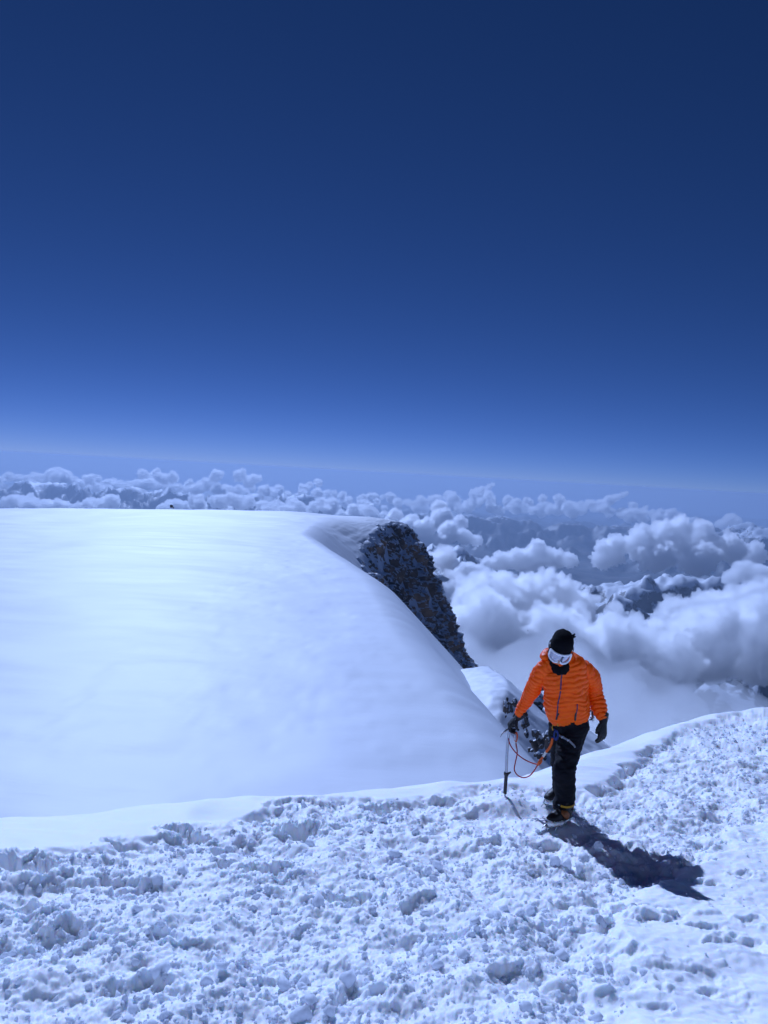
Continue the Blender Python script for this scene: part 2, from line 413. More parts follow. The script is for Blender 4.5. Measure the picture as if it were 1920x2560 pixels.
# rock and snow on steep ground: snow lies where the face is gentle
def rock_snow_mat(name, rock_a, rock_b, lo, hi, nscale, bscale, bdist, snowcol=(0.73, 0.755, 0.80), alt=None, attr=None):
    m, nt, b = new_mat(name); N = nt.nodes; L = nt.links
    tc = N.new('ShaderNodeTexCoord'); geo = N.new('ShaderNodeNewGeometry')
    def noise(scale, det=6, rough=.62, st=(1, 1, 1)):
        mp = N.new('ShaderNodeMapping'); mp.inputs['Scale'].default_value = st
        L.new(tc.outputs['Object'], mp.inputs['Vector'])
        n = N.new('ShaderNodeTexNoise'); n.inputs['Scale'].default_value = scale; n.inputs['Detail'].default_value = det; n.inputs['Roughness'].default_value = rough
        L.new(mp.outputs[0], n.inputs['Vector']); return n
    n1 = noise(nscale * .35); n2 = noise(bscale, 8, .7, (1, 1, .6)); n3 = noise(nscale, 6, .65)
    rc = N.new('ShaderNodeMix'); rc.data_type = 'RGBA'
    rc.inputs[6].default_value = (*rock_a, 1); rc.inputs[7].default_value = (*rock_b, 1)
    rr = N.new('ShaderNodeMapRange'); rr.inputs[1].default_value = .42; rr.inputs[2].default_value = .62
    L.new(n1.outputs[0], rr.inputs[0]); L.new(rr.outputs[0], rc.inputs[0])
    bp = N.new('ShaderNodeBump'); bp.inputs['Strength'].default_value = .9; bp.inputs['Distance'].default_value = bdist
    L.new(n2.outputs[0], bp.inputs['Height'])
    sep = N.new('ShaderNodeSeparateXYZ'); L.new(geo.outputs['Normal'], sep.inputs[0])
    ad = N.new('ShaderNodeMath'); ad.operation = 'MULTIPLY_ADD'; ad.inputs[1].default_value = .9; 
    sb = N.new('ShaderNodeMath'); sb.operation = 'SUBTRACT'; sb.inputs[1].default_value = .5
    L.new(n3.outputs[0], sb.inputs[0]); L.new(sb.outputs[0], ad.inputs[0]); L.new(sep.outputs[2], ad.inputs[2])
    last = ad
    if alt:
        sp = N.new('ShaderNodeSeparateXYZ'); L.new(geo.outputs['Position'], sp.inputs[0])
        mr = N.new('ShaderNodeMapRange'); mr.inputs[1].default_value = alt[0]; mr.inputs[2].default_value = alt[1]
        mr.inputs[3].default_value = -alt[2]; mr.inputs[4].default_value = 0
        L.new(sp.outputs[2], mr.inputs[0])
        a2 = N.new('ShaderNodeMath'); a2.operation = 'ADD'; L.new(ad.outputs[0], a2.inputs[0]); L.new(mr.outputs[0], a2.inputs[1]); last = a2
    if attr:                                                 # bare rock only where the face has shed its snow
        at_ = N.new('ShaderNodeAttribute'); at_.attribute_name = attr
        iv = N.new('ShaderNodeMath'); iv.operation = 'SUBTRACT'; iv.inputs[0].default_value = 1.0; L.new(at_.outputs['Fac'], iv.inputs[1])
        a3 = N.new('ShaderNodeMath'); a3.operation = 'ADD'; L.new(last.outputs[0], a3.inputs[0]); L.new(iv.outputs[0], a3.inputs[1]); last = a3
    ms = N.new('ShaderNodeMapRange'); ms.inputs[1].default_value = lo; ms.inputs[2].default_value = hi
    L.new(last.outputs[0], ms.inputs[0])
    mx = N.new('ShaderNodeMix'); mx.data_type = 'RGBA'; mx.inputs[7].default_value = (*snowcol, 1)
    L.new(ms.outputs[0], mx.inputs[0]); L.new(rc.outputs[2], mx.inputs[6]); L.new(mx.outputs[2], b.inputs['Base Color'])
    st_ = N.new('ShaderNodeMapRange'); st_.inputs[3].default_value = .9; st_.inputs[4].default_value = .06
    L.new(ms.outputs[0], st_.inputs[0]); L.new(st_.outputs[0], bp.inputs['Strength'])
    L.new(bp.outputs[0], b.inputs['Normal'])
    b.inputs['Roughness'].default_value = .55; b.inputs['Specular IOR Level'].default_value = .25
    return m
M_cliff = rock_snow_mat('cliff_rock', (.085, .080, .080), (.36, .225, .14), .27, .37, .075, .40, .9, attr='bare')

def build_cliff():
    xs = np.concatenate([np.arange(-74, -20, 1.2), np.arange(-20, 96, .64)]); ys = np.concatenate([np.arange(510, 580, 1.0), np.arange(580, 700, .64), np.arange(700, 748, 1.2)])
    Y, X = np.meshgrid(ys, xs, indexing='ij'); x = X.ravel(); y = Y.ravel()
    z, s = dome_surface(x, y)
    z = z + .05
    inner = sstep(-66, -50, x) * sstep(518, 535, y) * sstep(745, 725, y)
    z = z + .4 * fbm2(x * .16 - y * .04, y * .03, 3, 105) * sstep(-4, 14, s) * inner      # snow flutings
    # the rock begins a little below the rim, with ragged teeth reaching up
    teeth = fbm2(x * .07, y * .07, 4, 111)
    rk = sstep(-1, 5, s - drop_at(x) + 9 * teeth - 1)
    rd = sstep(0, 24, s - drop_at(x) + 7 * teeth)
    P = np.stack([x, y, z], 1)
    # ribs and blocks
    q = np.stack([x * .055, y * .055, z * .020], 1)
    rib = 1 - np.abs(fbm3(q, 4, 121)) * 1.6
    blk = fbm3(P * .16, 4, 131)
    cel = clods(x + .25 * z, y + .45 * z, 6.0, .8, 141, .4, .8, .8)
    led = clods(x * .8 + .1 * z, z * 1.0 + .35 * y, 13.0, .7, 142, .45, .85, .7)
    g = 10.0 * (rib - .45) + 3.4 * blk + 1.6 * (cel - .35) + 5.0 * (led - .4)
    # outward direction: downhill, mostly horizontal
    nx = (outside(x + 1, y) - outside(x - 1, y)) / 2; ny = (outside(x, y + 1) - outside(x, y - 1)) / 2
    P[:, 0] += nx * g * rd * .9; P[:, 1] += ny * g * rd * .9; P[:, 2] += g * rd * .35 + 1.6 * (blk + cel - .4) * rk * (1 - rd)
    # rim of the patch sinks below the dome sheet
    e = np.maximum(sstep(742, 748, y), sstep(512, 510, y)) * .3
    P[:, 2] -= 2.5 * e
    me = mesh_np('rock_cliff', P, grid_faces(len(ys), len(xs)), smooth=False)
    me.attributes.new('bare', 'FLOAT', 'POINT').data.foreach_set('value', rk.astype(np.float32))
    me.polygons.foreach_set('use_smooth', (rk.reshape(len(ys), len(xs))[:-1, :-1].ravel() < .3))
    tag(link('rock_cliff', me, M_cliff), 'dark snow-streaked rock cliff dropping from the rim of the dome', kind='structure')
build_cliff()

# lower snow spur beyond the shoulder, and the rocks standing out of it
def spur_z(x, y):
    cx = 31 + .10 * (y - 185) + 5 * np.sin(y * .035)
    top = -57.0 - .16 * np.abs(y - 200) - .30 * np.maximum(x - 33, 0) * 0
    z = top - .030 * np.maximum(cx - x, 0) ** 2 * .6 - .75 * np.maximum(x - cx, 0)
    z2 = -73 - .012 * ((x - 47) ** 2) - .012 * (y - 232) ** 2
    return CAMZ + np.maximum(z, z2) + .5 * fbm2(x * .12, y * .12, 4, 401) + .12 * fbm2(x * .5, y * .5, 3, 402)
def build_spur():
    xs = np.arange(12, 92, .7); ys = np.arange(128, 262, .9)
    Y, X = np.meshgrid(ys, xs, indexing='ij')
    z = spur_z(X.ravel(), Y.ravel())
    me = mesh_np('snow_spur', np.stack([X.ravel(), Y.ravel(), z], 1), grid_faces(len(ys), len(xs)))
    tag(link('snow_spur', me, M_snow_dome), 'lower snow spur below the shoulder of the dome', kind='structure')
build_spur()
M_rock = rock_snow_mat('outcrop_rock', (.05, .048, .05), (.13, .10, .085), .34, .46, .9, 2.2, .15)
def rock_mesh(name, seed, size, n=5, spread=1.25):
    """a jagged heap of angular blocks fused into one outcrop"""
    rng = np.random.default_rng(seed); v, f = ico_base(2); Vs, Fs, o = [], [], 0
    for i in range(n):
        V = v.copy()
        for k in range(9):                                   # plane cuts give the angular faces
            d = rng.normal(size=3); d /= np.linalg.norm(d); c = .38 + .40 * rng.random(); t = V @ d
            V = V - np.maximum(t - c, 0)[:, None] * d
        V = V * np.array(size) * (.16 + .34 * rng.random() ** 1.5) * np.array((1.15, 1, 1.05)) 
        V = V + (rng.normal(size=3) * np.array(size) * .42 * spread) * np.array((1, 1, .7))
        V = V + .10 * min(size) * fbm3(V * (2.2 / min(size)) + seed, 3, seed)[:, None] * V / np.maximum(np.linalg.norm(V, axis=1), .1)[:, None]
        Vs.append(V); Fs.append(f + o); o += len(v)
    return np.vstack(Vs), np.vstack(Fs)
def outcrop(label, px, py, Y, size, seed, n=5, sink=.25, spread=1.25):
    V, F = rock_mesh('rock_outcrop', seed, size, n, spread)
    V, fs = remesh(V, F, min(size) * .07)
    c = cam_xyz(px, py, Y); me = mesh_np('rock_outcrop', V, fs, smooth=False)
    tag(link('rock_outcrop', me, M_rock, loc=(c[0], c[1], c[2] - size[2] * sink)), label, 'rock')

# ------------------------------------------------------------------ valley and far ranges
MASSIFS = [((1610, 1470), 12000, 2300, 2500, 420, 'plateau'), ((1760, 1450), 12600, 1500, 1500, 400, 'plateau'), ((1890, 1735), 6700, 1600, 1300, 460, 'plateau'), ((1740, 1750), 6200, 800, 800, 280, 'plateau'),
           ((1322, 1424), 7800, 2300, 2300, 500, 'cone'), ((1130, 1356), 15500, 3600, 3600, 900, 'cone'), ((1210, 1400), 13000, 2600, 2600, 700, 'cone'), ((1905, 1400), 11800, 3000, 3000, 700, 'cone'),
           ((1860, 1296), 36000, 6000, 5000, 700, 'cone'), ((1750, 1288), 40000, 7000, 5000, 700, 'cone'), ((1930, 1310), 33000, 6000, 5000, 900, 'cone'),
           ((120, 1190), 44000, 6500, 5000, 1100, 'cone'), ((190, 1200), 44000, 6000, 5000, 1100, 'cone'), ((270, 1205), 44000, 6500, 5000, 1100, 'cone'), ((350, 1208), 44000, 6500, 5000, 1100, 'cone'), ((430, 1220), 43000, 6000, 5000, 1100, 'cone'),
           ((640, 1228), 45000, 7000, 5000, 1000, 'cone'), ((760, 1226), 43000, 5000, 4000, 1000, 'cone'), ((1060, 1276), 40000, 6000, 5000, 600, 'cone'), ((1180, 1284), 40000, 7000, 5000, 600, 'cone'),
           ((1270, 1288), 41000, 7000, 5000, 600, 'cone'), ((1400, 1300), 42000, 7000, 5000, 600, 'cone'), ((1560, 1310), 42000, 7000, 5000, 600, 'cone')]
def build_valley():
    az = np.radians(np.concatenate([np.linspace(-75, -32, 30, endpoint=False), np.linspace(-32, 34, 430), np.linspace(34, 75, 31)[1:]]))
    r = np.concatenate([np.geomspace(1800, 9000, 80, endpoint=False), np.geomspace(9000, 75000, 250, endpoint=False), np.geomspace(75000, 244000, 24)])
    Rr, A = np.meshgrid(r, az, indexing='ij'); x = (Rr * np.sin(A)).ravel(); y = (Rr * np.cos(A)).ravel(); rr = Rr.ravel()
    wx = x + 900 * fbm2(x / 5200, y / 5200, 3, 201); wy = y + 900 * fbm2(x / 5200 + 9, y / 5200, 3, 202)
    rg = ridged2(wx / 7000, wy / 7000, 6, 211)
    z = -3500 + 1050 * rg * sstep(-.5, .5, fbm2(x / 16000, y / 16000, 2, 221)) + 90 * fbm2(x / 1500, y / 1500, 3, 231)
    det = ridged2(wx / 2600, wy / 2600, 6, 241, .55)
    det2 = ridged2(wx / 900, wy / 900, 5, 261, .55)
    for (px, py), Y, rx, ry, relief, shape in MASSIFS:
        c = cam_xyz(px, py, Y)
        d = np.hypot((x - c[0]) / rx, (y - c[1]) / ry)
        d = d * (1 + .45 * fbm2(x / (rx * .55) + px, y / (rx * .55), 3, 251))
        H = c[2] + Y * Y / 1.2742e7 + 3450
        f = sstep(1.5, .45, d) if shape == 'plateau' else np.clip(1 - d, 0, 1)
        zt = -3450 + H * f + relief * ((det - .62) * 1.3 + (det2 - .5) * .35) * np.clip(f * 3, 0, 1) * (1 if shape == 'plateau' else .35 + .65 * sstep(0, .35, d))
        z = np.where(f > 0, np.maximum(z, zt), z)
    z = z - rr ** 2 / (2 * 6.371e6)
    me = mesh_np('mountain_valley', np.stack([x, y, z], 1), grid_faces(len(r), len(az)))
    m = rock_snow_mat('alpine_terrain', (.030, .034, .034), (.10, .085, .072), .64, .74, .0050, .008, 20, alt=(-2700, -1500, .5))
    tag(link('mountain_valley', me, m), 'distant valley and snow-streaked ranges far below', kind='structure')
build_valley()

# ------------------------------------------------------------------ clouds
def cloud_mat(name, dens, aniso=.75):
    m = bpy.data.materials.new(name); m.use_nodes = True; nt = m.node_tree
    for n in list(nt.nodes): nt.nodes.remove(n)
    o = nt.nodes.new('ShaderNodeOutputMaterial'); v = nt.nodes.new('ShaderNodeVolumePrincipled')
    v.inputs['Color'].default_value = (1, 1, 1, 1); v.inputs['Density'].default_value = dens * 3.6; v.inputs['Anisotropy'].default_value = aniso
    nt.links.new(v.outputs[0], o.inputs['Volume'])
    return m
def core_mat():
    m, nt, b = new_mat('cloud_core'); b.inputs['Base Color'].default_value = (.93, .945, .97, 1)
    N = nt.nodes; out = N['Material Output']
    for n in list(N):
        if n is not out: N.remove(n)
    df = N.new('ShaderNodeBsdfDiffuse'); tr = N.new('ShaderNodeBsdfTranslucent'); mx = N.new('ShaderNodeMixShader')
    for d in (df, tr): d.inputs[0].default_value = (.97, .98, 1, 1)
    mx.inputs[0].default_value = .42
    nt.links.new(df.outputs[0], mx.inputs[1]); nt.links.new(tr.outputs[0], mx.inputs[2]); nt.links.new(mx.outputs[0], out.inputs[0])
    return m
M_core = core_mat()
def remesh(V, F, vox):
    me = mesh_np('tmp', V, F); o = bpy.data.objects.new('tmp', me); COL.objects.link(o)
    md = o.modifiers.new('r', 'REMESH'); md.mode = 'VOXEL'; md.voxel_size = vox; md.use_smooth_shade = True
    dg = bpy.context.evaluated_depsgraph_get(); ev = o.evaluated_get(dg)
    m2 = bpy.data.meshes.new_from_object(ev)
    n = len(m2.vertices); co = np.empty(n * 3, np.float32); m2.vertices.foreach_get('co', co)
    nf = len(m2.polygons); li = np.empty(len(m2.loops), np.int32); m2.loops.foreach_get('vertex_index', li)
    lt = np.empty(nf, np.int32); m2.polygons.foreach_get('loop_total', lt)
    ls = np.empty(nf, np.int32); m2.polygons.foreach_get('loop_start', ls)
    fs = []
    for k in (3, 4):
        s_ = ls[lt == k]
        if len(s_): fs.append(li[s_[:, None] + np.arange(k)[None]])
    bpy.data.objects.remove(o); bpy.data.meshes.remove(me); bpy.data.meshes.remove(m2)
    return co.reshape(-1, 3).astype(float), fs
def build_outcrops():
    outcrop('jagged dark rock on the edge of the snow spur just left of the orange sleeve', 1277, 1755, 182, (1.7, 2.0, 3.6), 5, 14)
    outcrop('snow-dusted rock cluster seen between the orange sleeve and the jacket', 1350, 1742, 225, (4.4, 3.6, 5.0), 6, 26)
    outcrop('small dark rock beside the black glove on the axe', 1312, 1800, 178, (1.7, 2.0, 3.0), 7, 12)
    outcrop('dark rock rib in the snow behind the climber\'s harness', 1355, 1845, 165, (2.8, 2.6, 4.2), 8, 24)
    outcrop('small dark pointed rock poking above the flat skyline of the snow dome', 431, 1264, 700, (3.4, 3.0, 5.0), 9, 5, .30, .5)
def vnormals(V, fs):
    N = np.zeros_like(V)
    for f in fs:
        n = np.cross(V[f[:, 2]] - V[f[:, 0]], V[f[:, -1]] - V[f[:, 1]]) if f.shape[1] == 4 else np.cross(V[f[:, 1]] - V[f[:, 0]], V[f[:, 2]] - V[f[:, 0]])
        for k in range(f.shape[1]): np.add.at(N, f[:, k], n)
    return N / np.maximum(np.linalg.norm(N, axis=1), 1e-12)[:, None]
build_outcrops()
ICO1 = ico_base(2); ICO2 = ico_base(3)
def puff_spheres(rng, lobes, levels=2, kids=(9, 7), flat=.0):
    """lobes: (x,y,z,r) list -> every sphere of a cauliflower heap"""
    allS = [np.array(lobes, float)]; cur = allS[0]
    for l in range(levels):
        k = kids[l]; n = len(cur) * k
        p = np.repeat(cur, k, axis=0)
        d = rng.normal(size=(n, 3)); d[:, 2] = d[:, 2] * .8 + .35; d /= np.linalg.norm(d, axis=1)[:, None]
        rr = p[:, 3] * (.30 + .28 * rng.random(n))
        q = np.c_[p[:, :3] + d * (p[:, 3] * (.78 + .22 * rng.random(n)))[:, None], rr]
        allS.append(q); cur = q
    return np.concatenate(allS)
def heap(S, grow, vox, noise_amp, noise_len, seed):
    v, f = ICO1 if len(S) > 700 else ICO2
    n = len(S)
    V = (v[None] * (S[:, 3] + grow)[:, None, None] + S[:, None, :3]).reshape(-1, 3)
    F = (f[None] + (np.arange(n) * len(v))[:, None, None]).reshape(-1, 3)
    V, fs = remesh(V, F, vox)
    N = vnormals(V, fs)
    dsp = 0; a = 1.0; q = V / noise_len
    for o in range(5):                                       # billows: round bumps, sharp creases
        dsp = dsp + a * (np.abs(perlin3(q, seed + o * 7)) * 2 - .55); q = q * 2.1 + 4.7; a *= .52
    dsp = noise_amp * dsp
    return V + N * dsp[:, None], fs
def cloud(name, label, lobes, seed, soft, dens, vox, group=None, stuff=False, levels=2, kids=(9, 7), loc=(0, 0, 0), core=False, namp=None, nlen=None):
    rng = np.random.default_rng(seed)
    S = puff_spheres(rng, lobes, levels, kids)
    rm = np.max([l[3] for l in lobes])
    namp = namp or rm * .20; nlen = nlen or rm * .42
    V, fs = heap(S, soft, vox, namp, nlen, seed)
    me = mesh_np(name, V, fs)
    o = link(name, me, cloud_mat(name + '_vapour', dens), loc=loc)
    tag(o, label, None if stuff else 'cloud', group, 'stuff' if stuff else None)
    if core:
        V, fs = heap(S, -soft * .5, vox, namp, nlen, seed)
        c = link('dense_core', mesh_np(name + '_core', V, fs), M_core, parent=o)
    return o
def lobes_px(spec):
    """(px, py, distance, radius in source pixels) -> lobes in metres"""
    out = []
    for px, py, Y, rp in spec:
        c = cam_xyz(px, py, Y); out.append((c[0], c[1], c[2], rp * .8 * Y / FPX))
    return out
# big bank rising beside the cliff
CL = [
 ('cloud', 'large bright cumulus bank rising just right of the rock cliff', [(1215, 1500, 4300, 75), (1300, 1500, 4400, 70), (1370, 1490, 4500, 62), (1420, 1520, 4500, 60), (1150, 1480, 4600, 45), (1250, 1600, 4000, 110), (1380, 1620, 4000, 110), (1150, 1620, 4100, 110), (1480, 1640, 3900, 100), (1105, 1400, 4900, 30)], 11, 22, .012, 10),
 ('cloud', 'large billowing cumulus bank at the right edge above the snow ridge', [(1690, 1545, 4600, 50), (1790, 1525, 4800, 62), (1890, 1545, 4700, 80), (1550, 1600, 4400, 45), (1640, 1620, 4200, 80), (1760, 1600, 4100, 100), (1900, 1620, 4200, 110), (1560, 1650, 3900, 90), (1680, 1680, 3800, 70)], 12, 22, .012, 10),
]
for nm, lb, sp, sd, soft, dn, vx in CL:
    cloud(nm, lb, lobes_px(sp), sd, soft, dn, vx)
cloud('cloud', 'small peaked white cloud floating above the big bank over the blue valley', lobes_px([(1340, 1392, 14000, 32), (1300, 1400, 14000, 30), (1255, 1405, 14000, 26), (1385, 1400, 14000, 26), (1425, 1402, 14000, 18), (1220, 1412, 14000, 18), (1345, 1365, 14000, 16)]), 13, 35, .008, 24)
cloud('cloud', 'wide heaped cumulus cloud over the snowy mountains at upper right', lobes_px([(1530, 1380, 15000, 36), (1600, 1360, 15200, 42), (1680, 1345, 15500, 48), (1760, 1360, 15500, 48), (1830, 1375, 15200, 40), (1640, 1395, 14800, 40), (1740, 1400, 14800, 46), (1505, 1400, 15000, 26), (1700, 1320, 15600, 26), (1880, 1395, 15500, 30)]), 14, 45, .007, 28)

def row(seed, pts, n, Y, rad, jit, dY):
    """random lobes strewn along a line of pixels"""
    rng = np.random.default_rng(seed); pts = np.array(pts, float); out = []
    for i in range(n):
        t = (i + rng.random()) / n * (len(pts) - 1); k = min(int(t), len(pts) - 2); p = pts[k] + (pts[k + 1] - pts[k]) * (t - k)
        out.append((p[0] + rng.normal() * 8, p[1] + rng.normal() * jit, Y + rng.uniform(-dY, dY), rng.uniform(*rad)))
    return lobes_px(out)
cloud('cloud_bank', 'long row of hazy cumulus clouds along the far left horizon', row(21, [(-60, 1215), (60, 1200), (130, 1185), (180, 1215), (260, 1215), (300, 1225), (390, 1212), (480, 1218), (560, 1222), (660, 1224), (760, 1232), (850, 1238), (950, 1250), (1060, 1275)], 120, 52000, (6, 18), 10, 3500)
      + row(24, [(350, 1195), (410, 1195), (600, 1200), (640, 1200)], 8, 52000, (12, 18), 5, 1500), 21, 90, .0026, 76, stuff=True, kids=(7, 5))
cloud('cloud_bank', 'lower row of brighter clouds just behind the skyline of the snow dome', row(22, [(-60, 1262), (40, 1255), (120, 1268), (250, 1262), (290, 1255)], 34, 36000, (8, 20), 5, 1500) + row(23, [(400, 1272), (520, 1258), (640, 1262), (760, 1275), (880, 1280), (960, 1290)], 60, 38000, (7, 18), 8, 2000), 22, 70, .0034, 56, stuff=True, kids=(7, 5))
cloud('cloud_bank', 'long row of hazy cumulus clouds along the far right horizon', row(25, [(1020, 1265), (1120, 1255), (1200, 1255), (1290, 1268), (1400, 1270), (1480, 1268), (1560, 1285), (1640, 1292), (1720, 1302)], 95, 50000, (5, 17), 9, 3000)
      + lobes_px([(1190, 1238, 50000, 15), (1205, 1228, 50000, 11), (1222, 1218, 50000, 6), (1232, 1212, 50000, 4), (1520, 1252, 50000, 14), (1540, 1244, 50000, 10), (1556, 1238, 50000, 6), (1565, 1234, 50000, 4), (1400, 1250, 50000, 14), (1290, 1256, 50000, 12)]), 25, 90, .0028, 72, stuff=True, kids=(7, 5))
cloud('cloud', 'cluster of white cumulus clouds just right of the cliff top', lobes_px([(985, 1300, 24000, 20), (1020, 1318, 23000, 26), (1060, 1330, 22500, 26), (1100, 1300, 23500, 26), (1120, 1330, 22500, 24), (1160, 1345, 22000, 16), (1190, 1352, 22000, 10), (1110, 1355, 22000, 18), (1060, 1360, 22000, 14), (1150, 1305, 24000, 14), (1095, 1270, 24000, 16)]), 26, 90, .0055, 42)
cloud('cloud', 'small wisp of cloud hanging left of the peaked cloud', lobes_px([(1170, 1425, 9500, 16), (1195, 1432, 9500, 14), (1150, 1435, 9500, 12)]), 27, 45, .01, 14)
cloud('cloud', 'small lone puff of cloud above the far right horizon', lobes_px([(1825, 1300, 42000, 12), (1840, 1306, 42000, 9), (1800, 1312, 42000, 8), (1870, 1318, 42000, 7)]), 28, 160, .0018, 70)
cloud('cloud', 'flat thin cloud at the right edge beside the wide heaped cumulus', lobes_px([(1860, 1430, 11000, 20), (1900, 1440, 11000, 24), (1930, 1450, 11000, 26), (1830, 1445, 11000, 14)]), 29, 60, .007, 22)
# fog filling the hollow below the bank
cloud('fog_bank', 'smooth blue-grey fog filling the hollow behind the climber', lobes_px([(px, py, Y, r) for px, py, Y, r in
      [(1080, 1760, 3300, 150), (1220, 1790, 3200, 160), (1360, 1800, 3100, 160), (1500, 1830, 3000, 150), (1620, 1870, 2900, 130), (1150, 1900, 2800, 180), (1350, 1940, 2600, 200), (1560, 1980, 2500, 200), (1000, 1800, 3300, 150)]]) + [(X + 90 * math.sin(X * .7 + Y), Y, -1230 + 60 * math.sin(X * .013 + Y * .021), 400) for X in (450, 1050, 1650, 2250, 2850) for Y in (250, 850, 1450, 2050)], 30, 90, .0015, 48, stuff=True, levels=1, kids=(7,), namp=55, nlen=260)  # the nearer, unseen lobes are added to bounce light up to the cliff
# haze: even air round everything
def build_haze():
    bm = bmesh.new(); bmesh.ops.create_cube(bm, size=1)
    for v in bm.verts: v.co = Vector((v.co.x * 600000, v.co.y * 600000, 8 if v.co.z > 0 else -10500))
    me = bpy.data.meshes.new('haze'); bm.to_mesh(me); bm.free()
    m = bpy.data.materials.new('haze_air'); m.use_nodes = True; nt = m.node_tree
    for n in list(nt.nodes): nt.nodes.remove(n)
    o = nt.nodes.new('ShaderNodeOutputMaterial'); v = nt.nodes.new('ShaderNodeVolumePrincipled')
    v.inputs['Color'].default_value = HAZE_COL; v.inputs['Density'].default_value = HAZE_DENS; v.inputs['Anisotropy'].default_value = .3
    nt.links.new(v.outputs[0], o.inputs['Volume'])
    tag(link('haze', me, m), 'thin blue mountain air', kind='stuff')
HAZE_COL = (.485, .62, .82, 1); HAZE_DENS = 2.1e-5
build_haze()

# ------------------------------------------------------------------ the climber
def catmull(P, m):
    P = np.asarray(P, float); n = len(P)
    if n < 3: return np.array([P[0] + (P[-1] - P[0]) * t for t in np.linspace(0, 1, m * (n - 1) + 1)])
    E = np.vstack([2 * P[0] - P[1], P, 2 * P[-1] - P[-2]]); out = []
    for i in range(n - 1):
        p0, p1, p2, p3 = E[i:i + 4]
        for t in np.arange(m) / m:
            out.append(.5 * ((2 * p1) + (-p0 + p2) * t + (2 * p0 - 5 * p1 + 4 * p2 - p3) * t * t + (-p0 + 3 * p1 - 3 * p2 + p3) * t ** 3))
    out.append(P[-1]); return np.array(out)
def tube(pts, rad, n=20, m=6, aref=None, dome=.5, closed=False):
    """swept tube; rad: radii, or (ra, rb) pairs with ra along aref"""
    rad = np.array([(r, r) if np.isscalar(r) else r for r in rad], float)
    Q = catmull(np.hstack([np.asarray(pts, float), rad]), m); C, Rr = Q[:, :3], np.maximum(Q[:, 3:], 1e-5)
    T = np.gradient(C, axis=0); T /= np.linalg.norm(T, axis=1)[:, None]
    a = np.array(aref if aref is not None else (1, 0, 0) if abs(T[0][0]) < .8 else (0, 1, 0), float)
    th = np.arange(n) / n * 2 * np.pi; V = []
    for i in range(len(C)):
        if aref is not None: a = np.array(aref, float)
        a = a - T[i] * (a @ T[i]); a /= np.linalg.norm(a); b = np.cross(T[i], a)
        V.append(C[i] + np.outer(np.cos(th) * Rr[i, 0], a) + np.outer(np.sin(th) * Rr[i, 1], b))
    k = len(C); V = np.vstack(V + [[C[0] - T[0] * Rr[0].min() * dome], [C[-1] + T[-1] * Rr[-1].min() * dome]])
    i = np.arange(k * n).reshape(k, n); j = np.roll(i, -1, 1)
    q = np.stack([i[:-1].ravel(), j[:-1].ravel(), j[1:].ravel(), i[1:].ravel()], 1)
    t = np.vstack([np.stack([j[0], i[0], np.full(n, k * n)], 1), np.stack([i[-1], j[-1], np.full(n, k * n + 1)], 1)])
    return V, [q, t]
def merge(parts):
    Vs, f3, f4, o = [], [], [], 0
    for V, fs in parts:
        Vs.append(V)
        for f in fs: (f4 if f.shape[1] == 4 else f3).append(f + o)
        o += len(V)
    return np.vstack(Vs), ([np.vstack(f4)] if f4 else []) + ([np.vstack(f3)] if f3 else [])
def smoothv(V, fs, it=3, lam=.5):
    for _ in range(it):
        A = np.zeros_like(V); c = np.zeros(len(V))
        for f in fs:
            k = f.shape[1]
            for a in range(k):
                np.add.at(A, f[:, a], V[f[:, (a + 1) % k]]); np.add.at(c, f[:, a], 1)
        V = V + lam * (A / np.maximum(c, 1)[:, None] - V)
    return V
def fuse(parts, vox, it=3):
    V, fs = merge(parts); V, fs = remesh(V, fs, vox); return smoothv(V, fs, it), fs
def box(c, s, R=None):
    v = np.array([(x, y, z) for x in (-.5, .5) for y in (-.5, .5) for z in (-.5, .5)]) * np.array(s)
    if R is not None: v = v @ np.asarray(R).T
    f = np.array([(0, 1, 3, 2), (4, 6, 7, 5), (0, 4, 5, 1), (2, 3, 7, 6), (0, 2, 6, 4), (1, 5, 7, 3)])
    return v + np.array(c), [f]
def rotz(a): c, s = math.cos(a), math.sin(a); return np.array([[c, -s, 0], [s, c, 0], [0, 0, 1.]])
def rotx(a): c, s = math.cos(a), math.sin(a); return np.array([[1., 0, 0], [0, c, -s], [0, s, c]])
def roty(a): c, s = math.cos(a), math.sin(a); return np.array([[c, 0, s], [0, 1., 0], [-s, 0, c]])
J = cam_xyz
ROOT = cam_xyz(1400, 2062, 5.84)
person = link('person', None, loc=tuple(ROOT))
tag(person, 'climber in an orange puffer jacket, black trousers and white goggles walking up the snow ridge', 'person')
def pm(name, VF, mat, parent=person, smooth=True, root=ROOT):
    V, fs = VF
    return link(name, mesh_np(name, V - root, fs, smooth), mat, parent=parent)

def fabric(name, col, rough, spec=.4, bs=300, bst=.15, bd=.001, sheen=0., var=.12, coat=0.):
    m = simple(name, col, rough, spec=spec, bump=(bs, bst, bd), var=var, vscale=14)
    b = m.node_tree.nodes['Principled BSDF']
    b.inputs['Sheen Weight'].default_value = sheen; b.inputs['Coat Weight'].default_value = coat
    return m
M_jacket = fabric('orange_nylon', (.92, .105, .001), .5, .2, 60, .25, .004, var=.10)
_b = M_jacket.node_tree.nodes['Principled BSDF']           # light soaks through the down fill
_b.inputs['Subsurface Weight'].default_value = .36; _b.inputs['Subsurface Radius'].default_value = (1.0, .14, .01); _b.inputs['Subsurface Scale'].default_value = .10
M_trouser = fabric('black_softshell', (.0045, .0048, .008), .8, .2, 90, .3, .002)
M_black = fabric('black_knit', (.006, .006, .008), .95, .1, 400, .6, .002)
M_glove = fabric('black_glove_leather', (.008, .008, .010), .6, .35, 200, .4, .001)
